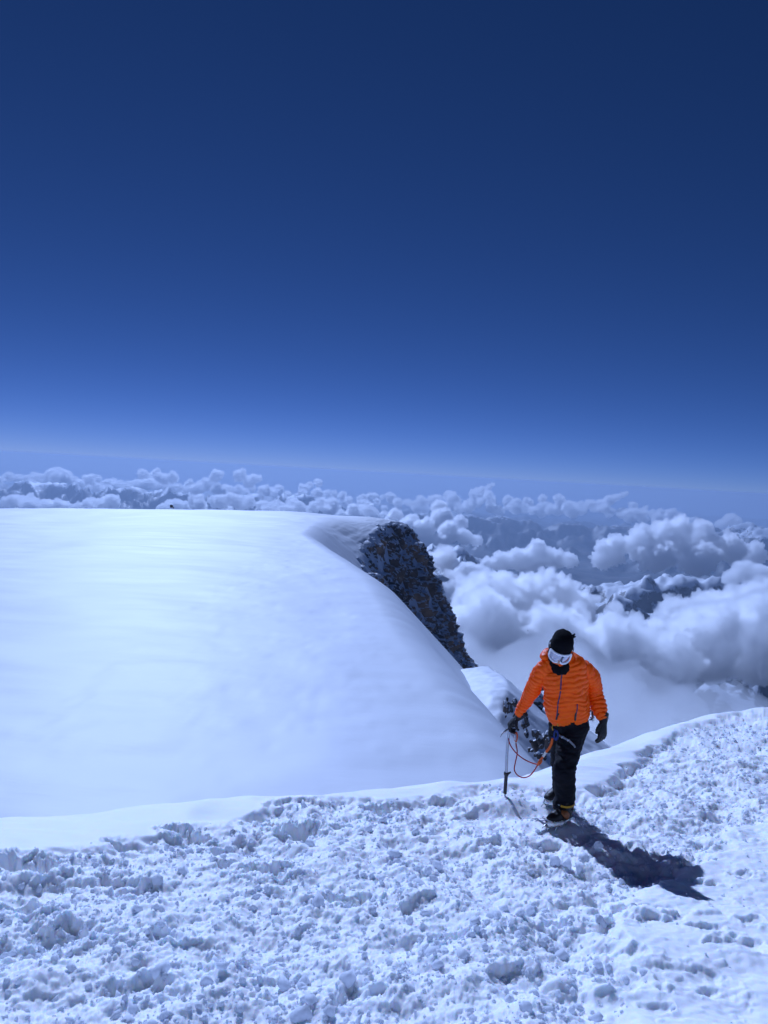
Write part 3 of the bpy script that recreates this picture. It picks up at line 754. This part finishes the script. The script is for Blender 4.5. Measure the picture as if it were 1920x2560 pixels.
M_zip = fabric('purple_zip_tape', (.045, .022, .085), .5, .4, 500, .4, .0008)
M_skin = fabric('skin', (.48, .26, .18), .5, .4, 200, .1, .0005)
M_white = simple('white_goggle_frame', (.78, .79, .82), .35)
M_lens = simple('mirrored_goggle_lens', (.42, .42, .50), .10, metal=.85, var=.25, vscale=22)
M_steel = simple('brushed_steel', (.50, .51, .53), .32, metal=1.0, bump=(120, .15, .0005))
M_alu = simple('anodised_aluminium', (.40, .42, .46), .38, metal=.7, var=.08, vscale=40)
M_blackp = simple('black_rubber', (.010, .010, .012), .5)
M_red = fabric('red_cord', (.40, .018, .020), .7, .3, 700, .8, .001, var=.3)
M_orangew = fabric('orange_webbing', (.62, .10, .012), .7, .3, 600, .6, .001)
M_greyw = fabric('grey_webbing', (.20, .21, .23), .7, .3, 600, .6, .001)
M_bluew = fabric('blue_webbing', (.015, .035, .16), .7, .3, 600, .6, .001)
M_tape = simple('white_tape', (.62, .58, .52), .6)
M_boot = fabric('black_boot_leather', (.012, .011, .011), .55, .4, 120, .4, .001)
M_tan = fabric('tan_boot_leather', (.28, .085, .022), .6, .35, 120, .4, .001)
M_yellow = fabric('yellow_webbing', (.48, .25, .012), .6, .4, 600, .5, .001)

# -- torso and sleeve axes
TOR = [J(1424, 1806, 6.18), J(1422, 1790, 6.18), J(1418, 1762, 6.17), J(1415, 1725, 6.15), J(1412, 1692, 6.13), J(1409, 1666, 6.11), J(1404, 1650, 6.09), J(1402, 1636, 6.07)]
TORR = [(.150, .118), (.168, .132), (.186, .150), (.180, .150), (.188, .142), (.182, .118), (.112, .098), (.092, .092)]
ARM_R = [J(1382, 1660, 6.10), J(1360, 1673, 6.13), J(1345, 1694, 6.18), J(1332, 1720, 6.26), J(1318, 1750, 6.34), J(1296, 1789, 6.42)]
ARMR_R = [.060, .070, .068, .064, .056, .043]
ARM_L = [J(1436, 1664, 6.12), J(1464, 1678, 6.15), J(1479, 1700, 6.19), J(1486, 1730, 6.23), J(1496, 1766, 6.19), J(1508, 1803, 6.12)]
ARMR_L = [.062, .076, .075, .070, .061, .045]
LEG_L = [J(1442, 1808, 6.18), J(1428, 1850, 6.10), J(1414, 1905, 6.00), J(1412, 1930, 5.96), J(1413, 1975, 5.95), J(1408, 2024, 5.94)]
LEGR_L = [.112, .104, .090, .088, .087, .080]
LEG_R = [J(1402, 1808, 6.20), J(1402, 1850, 6.28), J(1404, 1898, 6.34), J(1404, 1918, 6.38), J(1402, 1960, 6.50), J(1398, 1990, 6.58)]
LEGR_R = [.108, .098, .086, .084, .080, .074]
HEAD = J(1401, 1624, 6.04)
HR = rotz(R_(-9)) @ roty(R_(9)) @ rotx(R_(30))           # looking down and a little to the climber's right
def hd(x, y, z): return HEAD + HR @ np.array((x, y, z))
def hdV(V): return HEAD + np.asarray(V) @ HR.T

# -- jacket
def axis_param(V, pts, rad):
    P = catmull(np.hstack([np.asarray(pts, float), np.array([np.mean(r) for r in rad])[:, None]]), 8)
    C, r = P[:, :3], P[:, 3]
    s = np.concatenate([[0], np.cumsum(np.linalg.norm(np.diff(C, axis=0), axis=1))])
    bd = np.full(len(V), 1e9); bs = np.zeros(len(V)); br = np.zeros(len(V)); 
    for i in range(len(C) - 1):
        d = C[i + 1] - C[i]; t = np.clip(((V - C[i]) @ d) / (d @ d), 0, 1)
        dist = np.linalg.norm(V - C[i] - t[:, None] * d, axis=1)
        m = dist < bd; bd[m] = dist[m]; bs[m] = (s[i] + t * (s[i + 1] - s[i]))[m]; br[m] = (r[i] + t * (r[i + 1] - r[i]))[m]
    return bd / br, bs
def make_jacket():
    parts = [tube(TOR, TORR, 32, 6, aref=(1, 0, 0)), tube(ARM_R, ARMR_R, 20, 6), tube(ARM_L, ARMR_L, 20, 6)]
    V, fs = fuse(parts, .0062, 8)
    N = vnormals(V, fs)
    dt, st = axis_param(V, TOR, TORR); dr, sr = axis_param(V, ARM_R, ARMR_R); dl, sl = axis_param(V, ARM_L, ARMR_L)
    dt = dt * .92
    cx = np.interp(V[:, 2], [p[2] for p in TOR], [p[0] for p in TOR])
    h = np.zeros(len(V))
    wob = .021 * fbm3(V * 8, 3, 301)
    def puff(s, p): return np.abs(np.sin(np.pi * s / p)) ** .62
    ht = puff(st + .10 * np.abs(V[:, 0] - cx) + wob, .043); hr = puff(sr + wob, .036); hl = puff(sl + wob, .036)
    wt = 1 / (1 + np.exp((dt - np.minimum(dr, dl)) * 14)); arm = np.where(dr < dl, hr, hl)
    h = .0128 * (wt * ht + (1 - wt) * arm) * (1 - .55 * np.exp(-((wt - .5) / .22) ** 2))
    h = h * (1 + .55 * fbm3(V * 7 + 5, 2, 304)) + .008 * fbm3(V * 14, 3, 302) + .010 * fbm3(V * 5, 2, 303)
    # gathered hem and cuffs
    for s, m in ((st, wt > .5), (sr[::1].max() - sr, (wt < .5) & (dr < dl)), (sl.max() - sl, (wt < .5) & (dl <= dr))):
        h = np.where(m, h - .010 * np.exp(-(s / .018) ** 2), h)
    V = V + N * (h - .007)[:, None]
    return V, fs
JV, JF = make_jacket()
jacket = pm('jacket', (JV, JF), M_jacket)
jacket['label'] = 'quilted bright orange puffer jacket'
def bvh_of(V, fs): return BVHTree.FromPolygons([tuple(v) for v in V], [tuple(int(k) for k in q) for f in fs for q in f])
JB = bvh_of(JV, JF)
def project(px, py, bvh, Y=5.0, off=.003):
    """follow a sight line to the garment, so trim lies on its real surface"""
    o = Vector((0, 0, CAMZ)); d = (Vector(cam_xyz(px, py, Y)) - o).normalized()
    hit = bvh.ray_cast(o, d)
    return np.array(hit[0]) + np.array(hit[1]) * off if hit[0] is not None else None
def ribbon_on(pix, width, bvh, thick=.004, off=.001, m=5):
    pts = [project(px, py, bvh, off=off) for px, py in catmull(pix, m)]
    pts = [p for p in pts if p is not None]
    pts = smooth_line(np.array(pts), 3)
    return tube(pts, [(width / 2, thick)] * len(pts), 10, 1, aref=(1, .15, 0))
def smooth_line(P, it):
    P = P.copy()
    for _ in range(it): P[1:-1] = .5 * P[1:-1] + .25 * (P[:-2] + P[2:])
    return P
pm('zipper', ribbon_on([(1407, 1674), (1403, 1698), (1402, 1722), (1399, 1742), (1395, 1758), (1394, 1778), (1391, 1798)], .012, JB), M_zip, jacket)
pm('pocket_zipper', ribbon_on([(1443, 1760), (1443, 1772), (1440, 1788), (1439, 1800)], .010, JB), M_zip, jacket)
pm('zipper_pull', ribbon_on([(1397, 1784), (1393, 1790), (1391, 1799)], .016, JB, .006), M_blackp, jacket)
pm('pocket_cord', ribbon_on([(1440, 1782), (1438, 1792), (1438, 1801)], .015, JB, .007), M_blackp, jacket)
# hood folded back behind the neck, open at the throat
def make_hood():
    pts, rad = [], []
    for a in np.linspace(-205, 25, 15):
        r = R_(a); k = abs(a + 90) / 115
        c = J(1402, 1646, 6.10) + np.array((.124 * math.cos(r), -.100 * math.sin(r) + .010, .028 * (1 - k) + .020 * math.sin(r * 3) * .3))
        pts.append(c); rad.append((.030 + .016 * (1 - k), .040 + .022 * (1 - k)))
    pts = np.array(pts); rad = np.array(rad); rad[0] *= .6; rad[-1] *= .6
    V, fs = tube(pts, [tuple(r) for r in rad], 18, 4, aref=(0, 0, 1))
    V, fs = remesh(V, fs, .006); N = vnormals(V, fs)
    V = V + N * (.008 * fbm3(V * 16, 3, 311))[:, None]
    return smoothv(V, fs, 1), fs
pm('hood', make_hood(), M_jacket, jacket)

# -- trousers
def make_trousers():
    pel = tube([J(1424, 1786, 6.18), J(1424, 1806, 6.18), J(1422, 1828, 6.17)], [(.150, .115), (.158, .125), (.135, .11)], 28, 6, aref=(1, 0, 0))
    V, fs = fuse([pel, tube(LEG_L, LEGR_L, 22, 6), tube(LEG_R, LEGR_R, 22, 6)], .0075, 4)
    N = vnormals(V, fs)
    f = V * np.array((11, 11, 26)); wr = 1 - np.abs(fbm3(f + 3, 3, 321)) * 1.7
    h = .006 * (wr - .6) + .014 * fbm3(V * 6, 2, 322)
    # bunched folds at the knees and above the boots
    for c, a, w_ in ((LEG_L[3], .013, .10), (LEG_L[5], .014, .09), (LEG_R[3], .012, .10), (LEG_R[5], .012, .08)):
        d = np.linalg.norm(V - c, axis=1); h = h + a * .5 * np.exp(-(d / (w_ * 1.4)) ** 2) * np.sin((V[:, 2] + .35 * V[:, 0]) * 75 + 2 * fbm3(V * 12, 2, 323))
    return V + N * h[:, None], fs
TV, TF = make_trousers()
trousers = pm('trousers', (TV, TF), M_trouser)
TB = bvh_of(TV, TF)

# -- body (one continuous figure under the clothes)
def make_body():
    sk = tube([hd(0, .012, -.02), hd(0, .012, .02), hd(0, .018, .07), hd(0, .018, .105)], [(.070, .085), (.076, .094), (.066, .084), (.03, .04)], 24, 5, aref=HR @ np.array((1., 0, 0)))
    jaw = tube([hd(0, -.004, .0), hd(0, -.020, -.06), hd(0, -.036, -.105)], [(.068, .074), (.058, .062), (.032, .038)], 20, 5, aref=HR @ np.array((1., 0, 0)))
    nose = tube([hd(0, -.090, .012), hd(0, -.104, -.018), hd(0, -.112, -.036), hd(0, -.094, -.046)], [.010, .012, .016, .012], 12, 4)
    lipu = tube([hd(-.024, -.076, -.066), hd(0, -.090, -.062), hd(.024, -.076, -.066)], [.005, .009, .005], 10, 4)
    lipl = tube([hd(-.022, -.074, -.074), hd(0, -.088, -.076), hd(.022, -.074, -.074)], [.005, .009, .005], 10, 4)
    ears = [tube([hd(s * .076, .012, .014), hd(s * .084, .020, 0), hd(s * .077, .014, -.03)], [.012, .014, .009], 10, 4) for s in (-1, 1)]
    neck = tube([hd(0, .02, -.05), J(1404, 1652, 6.09), J(1409, 1680, 6.12)], [.056, .058, .075], 18, 5)
    tor = tube(TOR[:-1], [(a * .78, b * .74) for a, b in TORR[:-1]], 24, 5, aref=(1, 0, 0))
    lim = [tube(p, [r * .62 for r in q], 14, 4) for p, q in ((ARM_R, ARMR_R), (ARM_L, ARMR_L), (LEG_L, LEGR_L), (LEG_R, LEGR_R))]
    pel = tube([J(1424, 1790, 6.18), J(1423, 1822, 6.18)], [(.125, .095), (.115, .09)], 20, 5, aref=(1, 0, 0))
    return fuse([sk, jaw, nose, lipu, lipl, neck, tor, pel] + ears + lim, .0085, 2)
pm('body', make_body(), M_skin)

# -- knitted cap, neck gaiter, goggles
def ring_loft(sections, n=36):
    """sections: (z, rx, ry, yc) in head space, bottom to top"""
    th = np.arange(n) / n * 2 * np.pi; V = []
    S = catmull(np.array(sections, float), 4)
    for z, rx, ry, yc in S: V.append(np.stack([rx * np.cos(th), yc + ry * np.sin(th), np.full(n, z)], 1))
    k = len(S); V = np.vstack(V + [[(0, S[0][3], S[0][0])], [(0, S[-1][3], S[-1][0])]])
    i = np.arange(k * n).reshape(k, n); j = np.roll(i, -1, 1)
    q = np.stack([i[:-1].ravel(), j[:-1].ravel(), j[1:].ravel(), i[1:].ravel()], 1)
    t = np.vstack([np.stack([j[0], i[0], np.full(n, k * n)], 1), np.stack([i[-1], j[-1], np.full(n, k * n + 1)], 1)])
    return V, [q, t]
V, fs = ring_loft([(.026, .084, .108, .006), (.034, .0885, .112, .008), (.065, .089, .113, .012), (.095, .086, .108, .016), (.120, .076, .096, .020), (.138, .055, .072, .024), (.147, .022, .03, .026)])
N = vnormals(V, fs); th = np.arctan2(V[:, 1], V[:, 0])
V = V + N * (.0016 * np.sin(th * 46) + .003 * fbm3(V * 30, 2, 331) + .0035 * np.exp(-((V[:, 2] - .052) / .008) ** 2))[:, None]
hat = pm('knit_cap', (hdV(V), fs), M_black)
pm('tassel', merge([tube([hd(.056, .052, .100), hd(.074, .066, .124), hd(.083, .072, .140)], [.013, .010, .004], 10, 4), tube([hd(.060, .058, .094), hd(.086, .070, .108), hd(.096, .070, .114)], [.011, .008, .003], 10, 4)]), M_black, hat)
gait = fuse([tube([hd(0, .005, -.035), hd(0, -.006, -.085), J(1402, 1664, 6.05), J(1404, 1674, 6.08)], [(.088, .090), (.084, .086), (.080, .080), (.084, .078)], 26, 5, aref=HR @ np.array((1., 0, 0))),
             tube([hd(-.066, .0, .0), hd(-.060, -.040, -.062), hd(-.034, -.078, -.098), hd(0, -.088, -.106), hd(.034, -.078, -.098), hd(.060, -.040, -.062), hd(.066, 0, 0)], [.022, .024, .022, .022, .022, .024, .022], 12, 5)], .005, 3)
V, fs = gait; N = vnormals(V, fs); V = V + N * (.007 * fbm3(V * np.array((18, 18, 40)), 3, 341))[:, None]
# keep the mouth and nose clear
loc = (V - HEAD) @ HR
m_ = np.exp(-((loc[:, 0] / .040) ** 2 + ((loc[:, 2] + .066) / .036) ** 2)) * (loc[:, 1] < -.03)
V = V + (HR @ np.array((0, 1., 0)))[None] * (m_ * .095)[:, None]
pm('neck_gaiter', (V, fs), M_black)

goggles = link('goggles', None, parent=person)
def gog(th, v, out=0.):
    """point on the goggle shell: th across (-1..1), v up (-1..1)"""
    a = th * R_(58); top = .047 - .012 * abs(th) ** 3; bot = -.045 + .020 * math.exp(-(th / .20) ** 2) + .018 * abs(th) ** 4
    z = bot + (top - bot) * (v + 1) / 2 - .004
    rx, ry = .098 + out, .116 + out + .006 * (1 - v * v)
    return hd(rx * math.sin(a), -ry * math.cos(a) + .004, z)
n1, n2 = 30, 10
V = np.array([gog(t, v) for v in np.linspace(-.96, .96, n2) for t in np.linspace(-.97, .97, n1)])
Vb = np.array([gog(t, v, -.006) for v in np.linspace(-.96, .96, n2) for t in np.linspace(-.97, .97, n1)])
gf = grid_faces(n2, n1)
pm('lens', merge([(V, [gf]), (Vb, [gf[:, ::-1]])]), M_lens, goggles)
loop = [gog(t, 1, .001) for t in np.linspace(-.95, .95, 22)] + [gog(1, v, .001) for v in np.linspace(.7, -.7, 7)] + [gog(t, -1, .001) for t in np.linspace(.95, -.95, 30)] + [gog(-1, v, .001) for v in np.linspace(-.7, .7, 7)]
loop = np.array(loop + loop[:2])
pm('frame', tube(loop, [(.0085, .0085)] * len(loop), 10, 2), M_white, goggles)
sp_pts = [hd(.100 * math.sin(a), -.118 * math.cos(a) + .008, .004 + .018 * (1 - abs(math.cos(a)))) for a in np.radians(np.linspace(60, 300, 26))]
pm('strap', tube(sp_pts, [(.015, .003)] * len(sp_pts), 10, 1, aref=HR @ np.array((0, 0, 1.))), M_blackp, goggles)

# -- gloves: palm, four unequal bent fingers, thumb from the side of the palm
def make_hand(W, F, S, curls, thumb, scale=1.0, side=1):
    """W wrist; F unit dir to the fingers; S unit dir from the palm's middle to the thumb side; palm faces P = F x S"""
    F = F / np.linalg.norm(F); S = S - F * (S @ F); S /= np.linalg.norm(S); P = np.cross(F, S) * side
    parts = [tube([W - F * .075, W - F * .02, W + F * .015], [(.043, .043), (.036, .034), (.034, .027)], 16, 4, aref=S),
             tube([W, W + F * .035 * scale, W + F * .075 * scale, W + F * .095 * scale], [(.030, .022), (.042, .023), (.046, .020), (.043, .016)], 18, 4, aref=S)]
    lens = (.072, .082, .077, .060)
    for k in range(4):
        o = (.0335 - .0225 * k); p = W + F * (.088 - .004 * abs(k - 1)) * scale + S * o
        pts = [p - F * .02, p]; d = F.copy(); a = 0
        for seg, c in zip((.45, .32, .23), curls[k]):
            a += c; d = F * math.cos(a) + P * math.sin(a); p = p + d * lens[k] * scale * seg; pts.append(p)
        parts.append(tube(pts, [.0115, .0118, .0112, .0105, .0088], 12, 4, dome=.8))
    b = W + F * .022 * scale + S * .032
    t1 = b + (F * thumb[0][0] + S * thumb[0][1] + P * thumb[0][2]) * .040 * scale
    t2 = t1 + (F * thumb[1][0] + S * thumb[1][1] + P * thumb[1][2]) * .030 * scale
    parts.append(tube([b - S * .02, b, t1, t2], [.015, .0165, .0135, .011], 12, 4, dome=.8))
    V, fs = fuse(parts, .0034, 2); N = vnormals(V, fs)
    return V + N * (.0025 * fbm3(V * 60, 2, 351))[:, None], fs
Wl = J(1508, 1806, 6.12); Fl = J(1505, 1856, 6.06) - Wl
pm('glove', make_hand(Wl, Fl, np.array((-.85, -.5, .0)), [(.25, .45, .35), (.30, .5, .4), (.35, .55, .4), (.42, .6, .45)], ((.90, .38, .25), (.95, -.05, .35)), 1.12), M_glove)['label'] = 'black glove on the hand hanging at the side'
# -- ice axe, planted in the snow and held by its head
AX_T = J(1273, 1826, 6.48); AX_B = J(1262, 1989, 6.50)
axe = link('ice_axe', None, loc=tuple(AX_B)); tag(axe, 'silver-shafted ice axe with black grip planted upright in the snow beside the climber', 'ice axe')
def am(name, VF, mat, parent=None, smooth=True): return pm(name, VF, mat, parent or axe, smooth, AX_B)
axu = AX_B - AX_T; axl = np.linalg.norm(axu); axu /= axl
def axp(t, bend=0.): return AX_T + axu * axl * t + np.array((bend, 0, 0))
bend = lambda t: .012 * math.sin(min(t / .65, 1) * math.pi)
pts = [axp(t, bend(t) * -.5) for t in np.linspace(-.01, .70, 12)]
am('shaft', tube(pts, [(.0125, .0165)] * len(pts), 18, 3, aref=(1, .3, 0)), M_alu)
pts = [axp(t, bend(.70) * 0) for t in np.linspace(.665, .965, 8)]
am('grip', tube(pts, [(.0150, .0190)] * len(pts), 18, 3, aref=(1, .3, 0)), M_blackp)
am('slider', merge([tube([axp(.640), axp(.665), axp(.69)], [(.020, .023), (.022, .025), (.018, .021)], 16, 3, aref=(1, .3, 0)), tube([axp(.675), axp(.652) + np.array((.020, -.006, 0)), axp(.632) + np.array((.036, -.010, .004))], [.010, .009, .007], 10, 4)]), M_blackp)
am('spike', tube([axp(.955), axp(.99), axp(1.045)], [(.010, .013), (.008, .010), (.001, .001)], 14, 4, aref=(1, .3, 0)), M_steel)
hdir = np.array((-.62, -.78, 0.)); hdir /= np.linalg.norm(hdir)      # the pick points back past the hand
up_ = -axu
def hp(a, b): return AX_T + hdir * a + up_ * b
am('head', fuse([tube([hp(-.035, .012), hp(0, .012), hp(.035, .012)], [(.010, .013)] * 3, 14, 4, aref=(0, 0, 1)), tube([hp(0, -.045), hp(0, .012)], [(.012, .015), (.012, .014)], 14, 4)], .003, 2), M_steel)
am('pick', tube([hp(.02, .012), hp(.07, .010), hp(.12, -.002), hp(.155, -.022)], [(.013, .0045), (.012, .004), (.010, .0035), (.002, .002)], 12, 5, aref=(0, 0, 1)), M_steel)
am('adze', tube([hp(-.02, .012), hp(-.055, .008), hp(-.085, -.004)], [(.010, .006), (.006, .018), (.004, .028)], 14, 5, aref=(0, 0, 1)), M_steel)

# the hand closed over the axe head
Wr = J(1296, 1793, 6.425); Fr = J(1270, 1815, 6.46) - Wr
pm('glove', make_hand(Wr, Fr, np.array((.15, -.95, .1)), [(.75, .9, .6), (.80, .95, .65), (.82, .95, .7), (.85, 1.0, .7)], ((.55, .60, .55), (.35, -.05, .95)), 1.25, -1), M_glove)['label'] = 'black glove closed over the head of the ice axe'

# -- lanyard from the axe to the harness
LZ = J(1380, 1858, 6.02)
lan = link('lanyard', None, loc=tuple(LZ)); tag(lan, 'red cord lanyard with orange sleeve looping from the harness to the ice axe', 'lanyard')
def lm(name, VF, mat, parent=None): return pm(name, VF, mat, parent or lan, True, LZ)
c1 = [J(1271, 1846, 6.47), J(1276, 1863, 6.43), J(1290, 1882, 6.38), J(1310, 1898, 6.30), J(1332, 1908, 6.22), J(1346, 1911, 6.16)]
c2 = [J(1290, 1858, 6.44), J(1293, 1882, 6.41), J(1288, 1908, 6.38), J(1286, 1925, 6.36), J(1294, 1938, 6.33), J(1308, 1944, 6.29), J(1323, 1940, 6.25), J(1335, 1927, 6.20), J(1346, 1909, 6.16)]
lm('cord', tube(c1, [.0052] * len(c1), 10, 6), M_red); lm('cord', tube(c2, [.0052] * len(c2), 10, 6), M_red)
c3 = [J(1344, 1912, 6.16), J(1350, 1903, 6.14), J(1362, 1885, 6.10), J(1374, 1869, 6.05), J(1379, 1857, 6.02), J(1381, 1846, 6.01)]
sl = lm('sleeve', tube(c3, [.011, .0085, .0095, .0105, .0105, .009], 12, 6), M_orangew)
lm('white_tape', tube([J(1358, 1891, 6.105), J(1362, 1885, 6.095), J(1366, 1880, 6.085)], [.0108] * 3, 12, 4), M_tape, sl)
kn = [J(1352, 1900, 6.13), J(1347, 1905, 6.125), J(1345, 1911, 6.15), J(1350, 1909, 6.165), J(1354, 1902, 6.15), J(1349, 1900, 6.13)]
lm('knot', tube(kn, [.0075] * 6, 10, 5), M_orangew, sl)
def ring_pts(c, a, b, ra, rb, n=16): return [c + a * math.cos(t) * ra + b * math.sin(t) * rb for t in np.linspace(0, 2 * math.pi, n + 1)]
cc = J(1290, 1842, 6.455); 
cr = ring_pts(cc, np.array((1., 0, 0)), np.array((0, .1, 1.)), .013, .040)
cb_o = lm('carabiner', tube(cr, [.0042] * len(cr), 10, 2), M_orangew)
lm('gate', tube([J(1287, 1836, 6.45), J(1287, 1850, 6.45)], [.0048] * 2, 10, 4), M_steel, cb_o)
lm('sling', tube([J(1282, 1829, 6.47), J(1288, 1830, 6.46), J(1292, 1838, 6.455), J(1291, 1856, 6.45)], [(.007, .003)] * 4, 10, 5), M_orangew)
lm('stitched_end', tube([J(1289, 1856, 6.445), J(1291, 1870, 6.435)], [.0085, .0075], 12, 4), M_tape)

# -- harness
har = link('harness', None, parent=person); har['label'] = 'climbing harness of blue and grey webbing'
def hm(name, VF, mat, parent=None): return pm(name, VF, mat, parent or har)
def wrap(c, rx, ry, zs, n=26, w_=.016, a0=0, a1=360, tilt=0.):
    pts = [np.array(c) + np.array((rx * math.cos(a), ry * math.sin(a), zs * math.sin(a) + tilt * math.cos(a))) for a in np.radians(np.linspace(a0, a1, n))]
    return tube(pts, [(w_, .0035)] * n, 10, 1, aref=(0, 0, 1))
def strap_on(pix, width, mat, name, thick=.004, off=.004):
    pts = [project(px, py, TB, off=off) for px, py in catmull(pix, 5)]
    pts = np.array([p for p in pts if p is not None]); pts = smooth_line(pts, 4)
    return hm(name, tube(pts, [(width / 2, thick)] * len(pts), 10, 1, aref=(.3, 0, 1)), mat)
ll = strap_on([(1396, 1836), (1404, 1842), (1414, 1847), (1424, 1853), (1434, 1863), (1437, 1869)], .018, M_greyw, 'leg_loop')
for px_, py_ in ((1408, 1844), (1421, 1851)): hm('buckle', box(project(px_, py_, TB, off=.008), (.022, .008, .019), rotz(.2)), M_alu, ll)
strap_on([(1386, 1822), (1394, 1832), (1400, 1840)], .010, M_bluew, 'tie_in_strap')
strap_on([(1380, 1842), (1388, 1846), (1396, 1838)], .014, M_bluew, 'leg_loop_bridge')
strap_on([(1385, 1810), (1381, 1818), (1383, 1825)], .012, M_yellow, 'webbing_tail')
strap_on([(1394, 1806), (1396, 1815)], .010, M_yellow, 'webbing_tail')
bl = ring_pts(J(1390, 1838, 6.02), np.array((1., 0, 0)), np.array((0, .2, 1.)), .016, .035)
hm('belay_loop', tube(bl, [.007] * len(bl), 10, 2), M_bluew)
pc = J(1446, 1866, 6.06)
hm('gear_pouch', fuse([box(pc, (.040, .050, .060), rotz(.3) @ roty(-.1))], .004, 4), M_greyw)
hm('strap_tail', tube([J(1438, 1862, 6.02), J(1438, 1880, 6.01), J(1436, 1897, 6.02)], [(.010, .003), (.009, .003), (.006, .003)], 10, 5, aref=(1, 0, 0)), M_trouser)
gl = hm('gear_loop', tube([J(1470, 1785, 6.22), J(1479, 1775, 6.24), J(1482, 1795, 6.24), J(1474, 1800, 6.22)], [.006] * 4, 10, 5), M_blackp)
hm('ice_screw', merge([tube([J(1480, 1764, 6.26), J(1482, 1802, 6.26)], [.013, .013], 12, 4), tube([J(1477, 1792, 6.24), J(1484, 1796, 6.24)], [.012, .012], 10, 3)]), M_steel, gl)

# -- boots with crampons
def make_boot(ankle, sole, yaw, pitch, label):
    """local: +y toe, z up from the sole"""
    Rm = rotz(yaw) @ rotx(pitch)
    def P(x, y, z): return np.asarray(sole) + Rm @ np.array((x, y, z))
    ax = Rm @ np.array((1., 0, 0))
    b = link('boot', None, parent=person); b['label'] = label
    up = fuse([tube([P(0, -.085, .060), P(0, -.03, .062), P(0, .05, .058), P(0, .12, .050), P(0, .165, .042)], [(.040, .045), (.043, .048), (.046, .046), (.048, .036), (.034, .026)], 20, 5, aref=ax),
               tube([P(0, -.040, .05), P(0, -.045, .12), np.asarray(ankle) + (0, 0, .02)], [(.044, .055), (.044, .052), (.052, .052)], 18, 5, aref=ax)], .0055, 2)
    V, fs = up; N = vnormals(V, fs); V = V + N * (.003 * fbm3(V * 40, 3, 361))[:, None]
    pm('upper', (V, fs), M_boot, b)
    so = []
    n = 28
    for a in np.linspace(0, 2 * math.pi, n, endpoint=False):
        y = math.sin(a) * .155 + .035; wd = .048 - .012 * max(0, -math.sin(a)) - .006 * math.cos(2 * a)
        so.append((math.cos(a) * wd, y))
    V = np.vstack([[P(x, y, z) for x, y in so] for z in (.002, .030)]); i = np.arange(n); j = np.roll(i, -1)
    V = np.vstack([V, [P(0, .035, .002), P(0, .035, .030)]])
    pm('sole', (V, [np.stack([i, j, j + n, i + n], 1), np.vstack([np.stack([j, i, np.full(n, 2 * n)], 1), np.stack([i + n, j + n, np.full(n, 2 * n + 1)], 1)])]), M_blackp, b, smooth=False)
    pt = tube([P(-.050, -.01, .045), P(-.046, .03, .075), P(-.030, .055, .092)], [(.028, .010), (.030, .010), (.020, .008)], 14, 5, aref=Rm @ np.array((0, 1., 0)))
    pm('side_panel', pt, M_tan, b)
    pts = [P(.060 * math.cos(a), -.045 + .068 * math.sin(a), .128 - .006 * math.sin(a)) for a in np.linspace(0, 2 * math.pi, 25)]
    st = pm('ankle_strap', tube(pts, [(.009, .0035)] * 25, 10, 1, aref=(0, 0, 1)), M_yellow, b)
    pm('buckle', tube([P(.030, .020, .128), P(.012, .030, .126)], [(.010, .005)] * 2, 10, 3), M_alu, st)
    # crampon: frame rails, toe bail, heel lever and ten points
    pc = []
    for s in (-1, 1): pc.append(tube([P(s * .030, -.115, .006), P(s * .034, -.03, .004), P(s * .046, .06, .006), P(s * .044, .14, .008), P(s * .022, .185, .010)], [(.009, .003)] * 5, 8, 4, aref=(0, 0, 1)))
    pc.append(tube([P(-.046, .12, .010), P(-.040, .175, .045), P(0, .192, .052), P(.040, .175, .045), P(.046, .12, .010)], [.004] * 5, 8, 4))
    pc.append(tube([P(-.03, -.10, .0), P(.03, -.10, .0)], [(.003, .012)] * 2, 8, 2)); pc.append(tube([P(-.044, .06, .0), P(.044, .06, .0)], [(.003, .014)] * 2, 8, 2))
    for s in (-1, 1):
        for y, x, f in ((-.11, .032, -.004), (-.06, .036, 0), (.02, .044, 0), (.08, .050, .004), (.135, .050, .012)):
            pc.append(tube([P(s * x, y, .008), P(s * x * 1.08, y + f, -.014), P(s * x * 1.1, y + f * 2, -.030)], [(.010, .0035), (.006, .003), (.001, .001)], 8, 2, aref=Rm @ np.array((0, 1., 0))))
        pc.append(tube([P(s * .020, .17, .008), P(s * .021, .205, -.004), P(s * .022, .228, -.018)], [(.007, .003), (.005, .003), (.001, .001)], 8, 2, aref=ax))
    pm('crampon', merge(pc), M_steel, b)
    # snow caked on the toe
    lump = fuse([tube([P(-.042, .05, .012), P(-.044, .12, .020), P(-.016, .175, .022), P(.02, .172, .014)], [.014, .018, .020, .012], 12, 4)], .004, 1)
    V, fs = lump; N = vnormals(V, fs); pm('caked_snow', (V + N * (.007 * fbm3(V * 70, 3, 371))[:, None], fs), M_snow_near, b)
    return b
FOOT_Z = cam_xyz(1400, 2062, 5.84)[2]
make_boot(LEG_L[-1], J(1405, 2050, 5.88) * np.array((1, 1, 0)) + np.array((0, 0, FOOT_Z + .020)), R_(180 - 50), 0., 'front boot with steel crampon and yellow ankle strap')
make_boot(LEG_R[-1], J(1394, 2010, 6.58) * np.array((1, 1, 0)) + np.array((0, 0, cam_xyz(1385, 2006, 6.52)[2] + .03)), R_(180 - 48), R_(-8), 'rear boot half hidden behind the front leg')
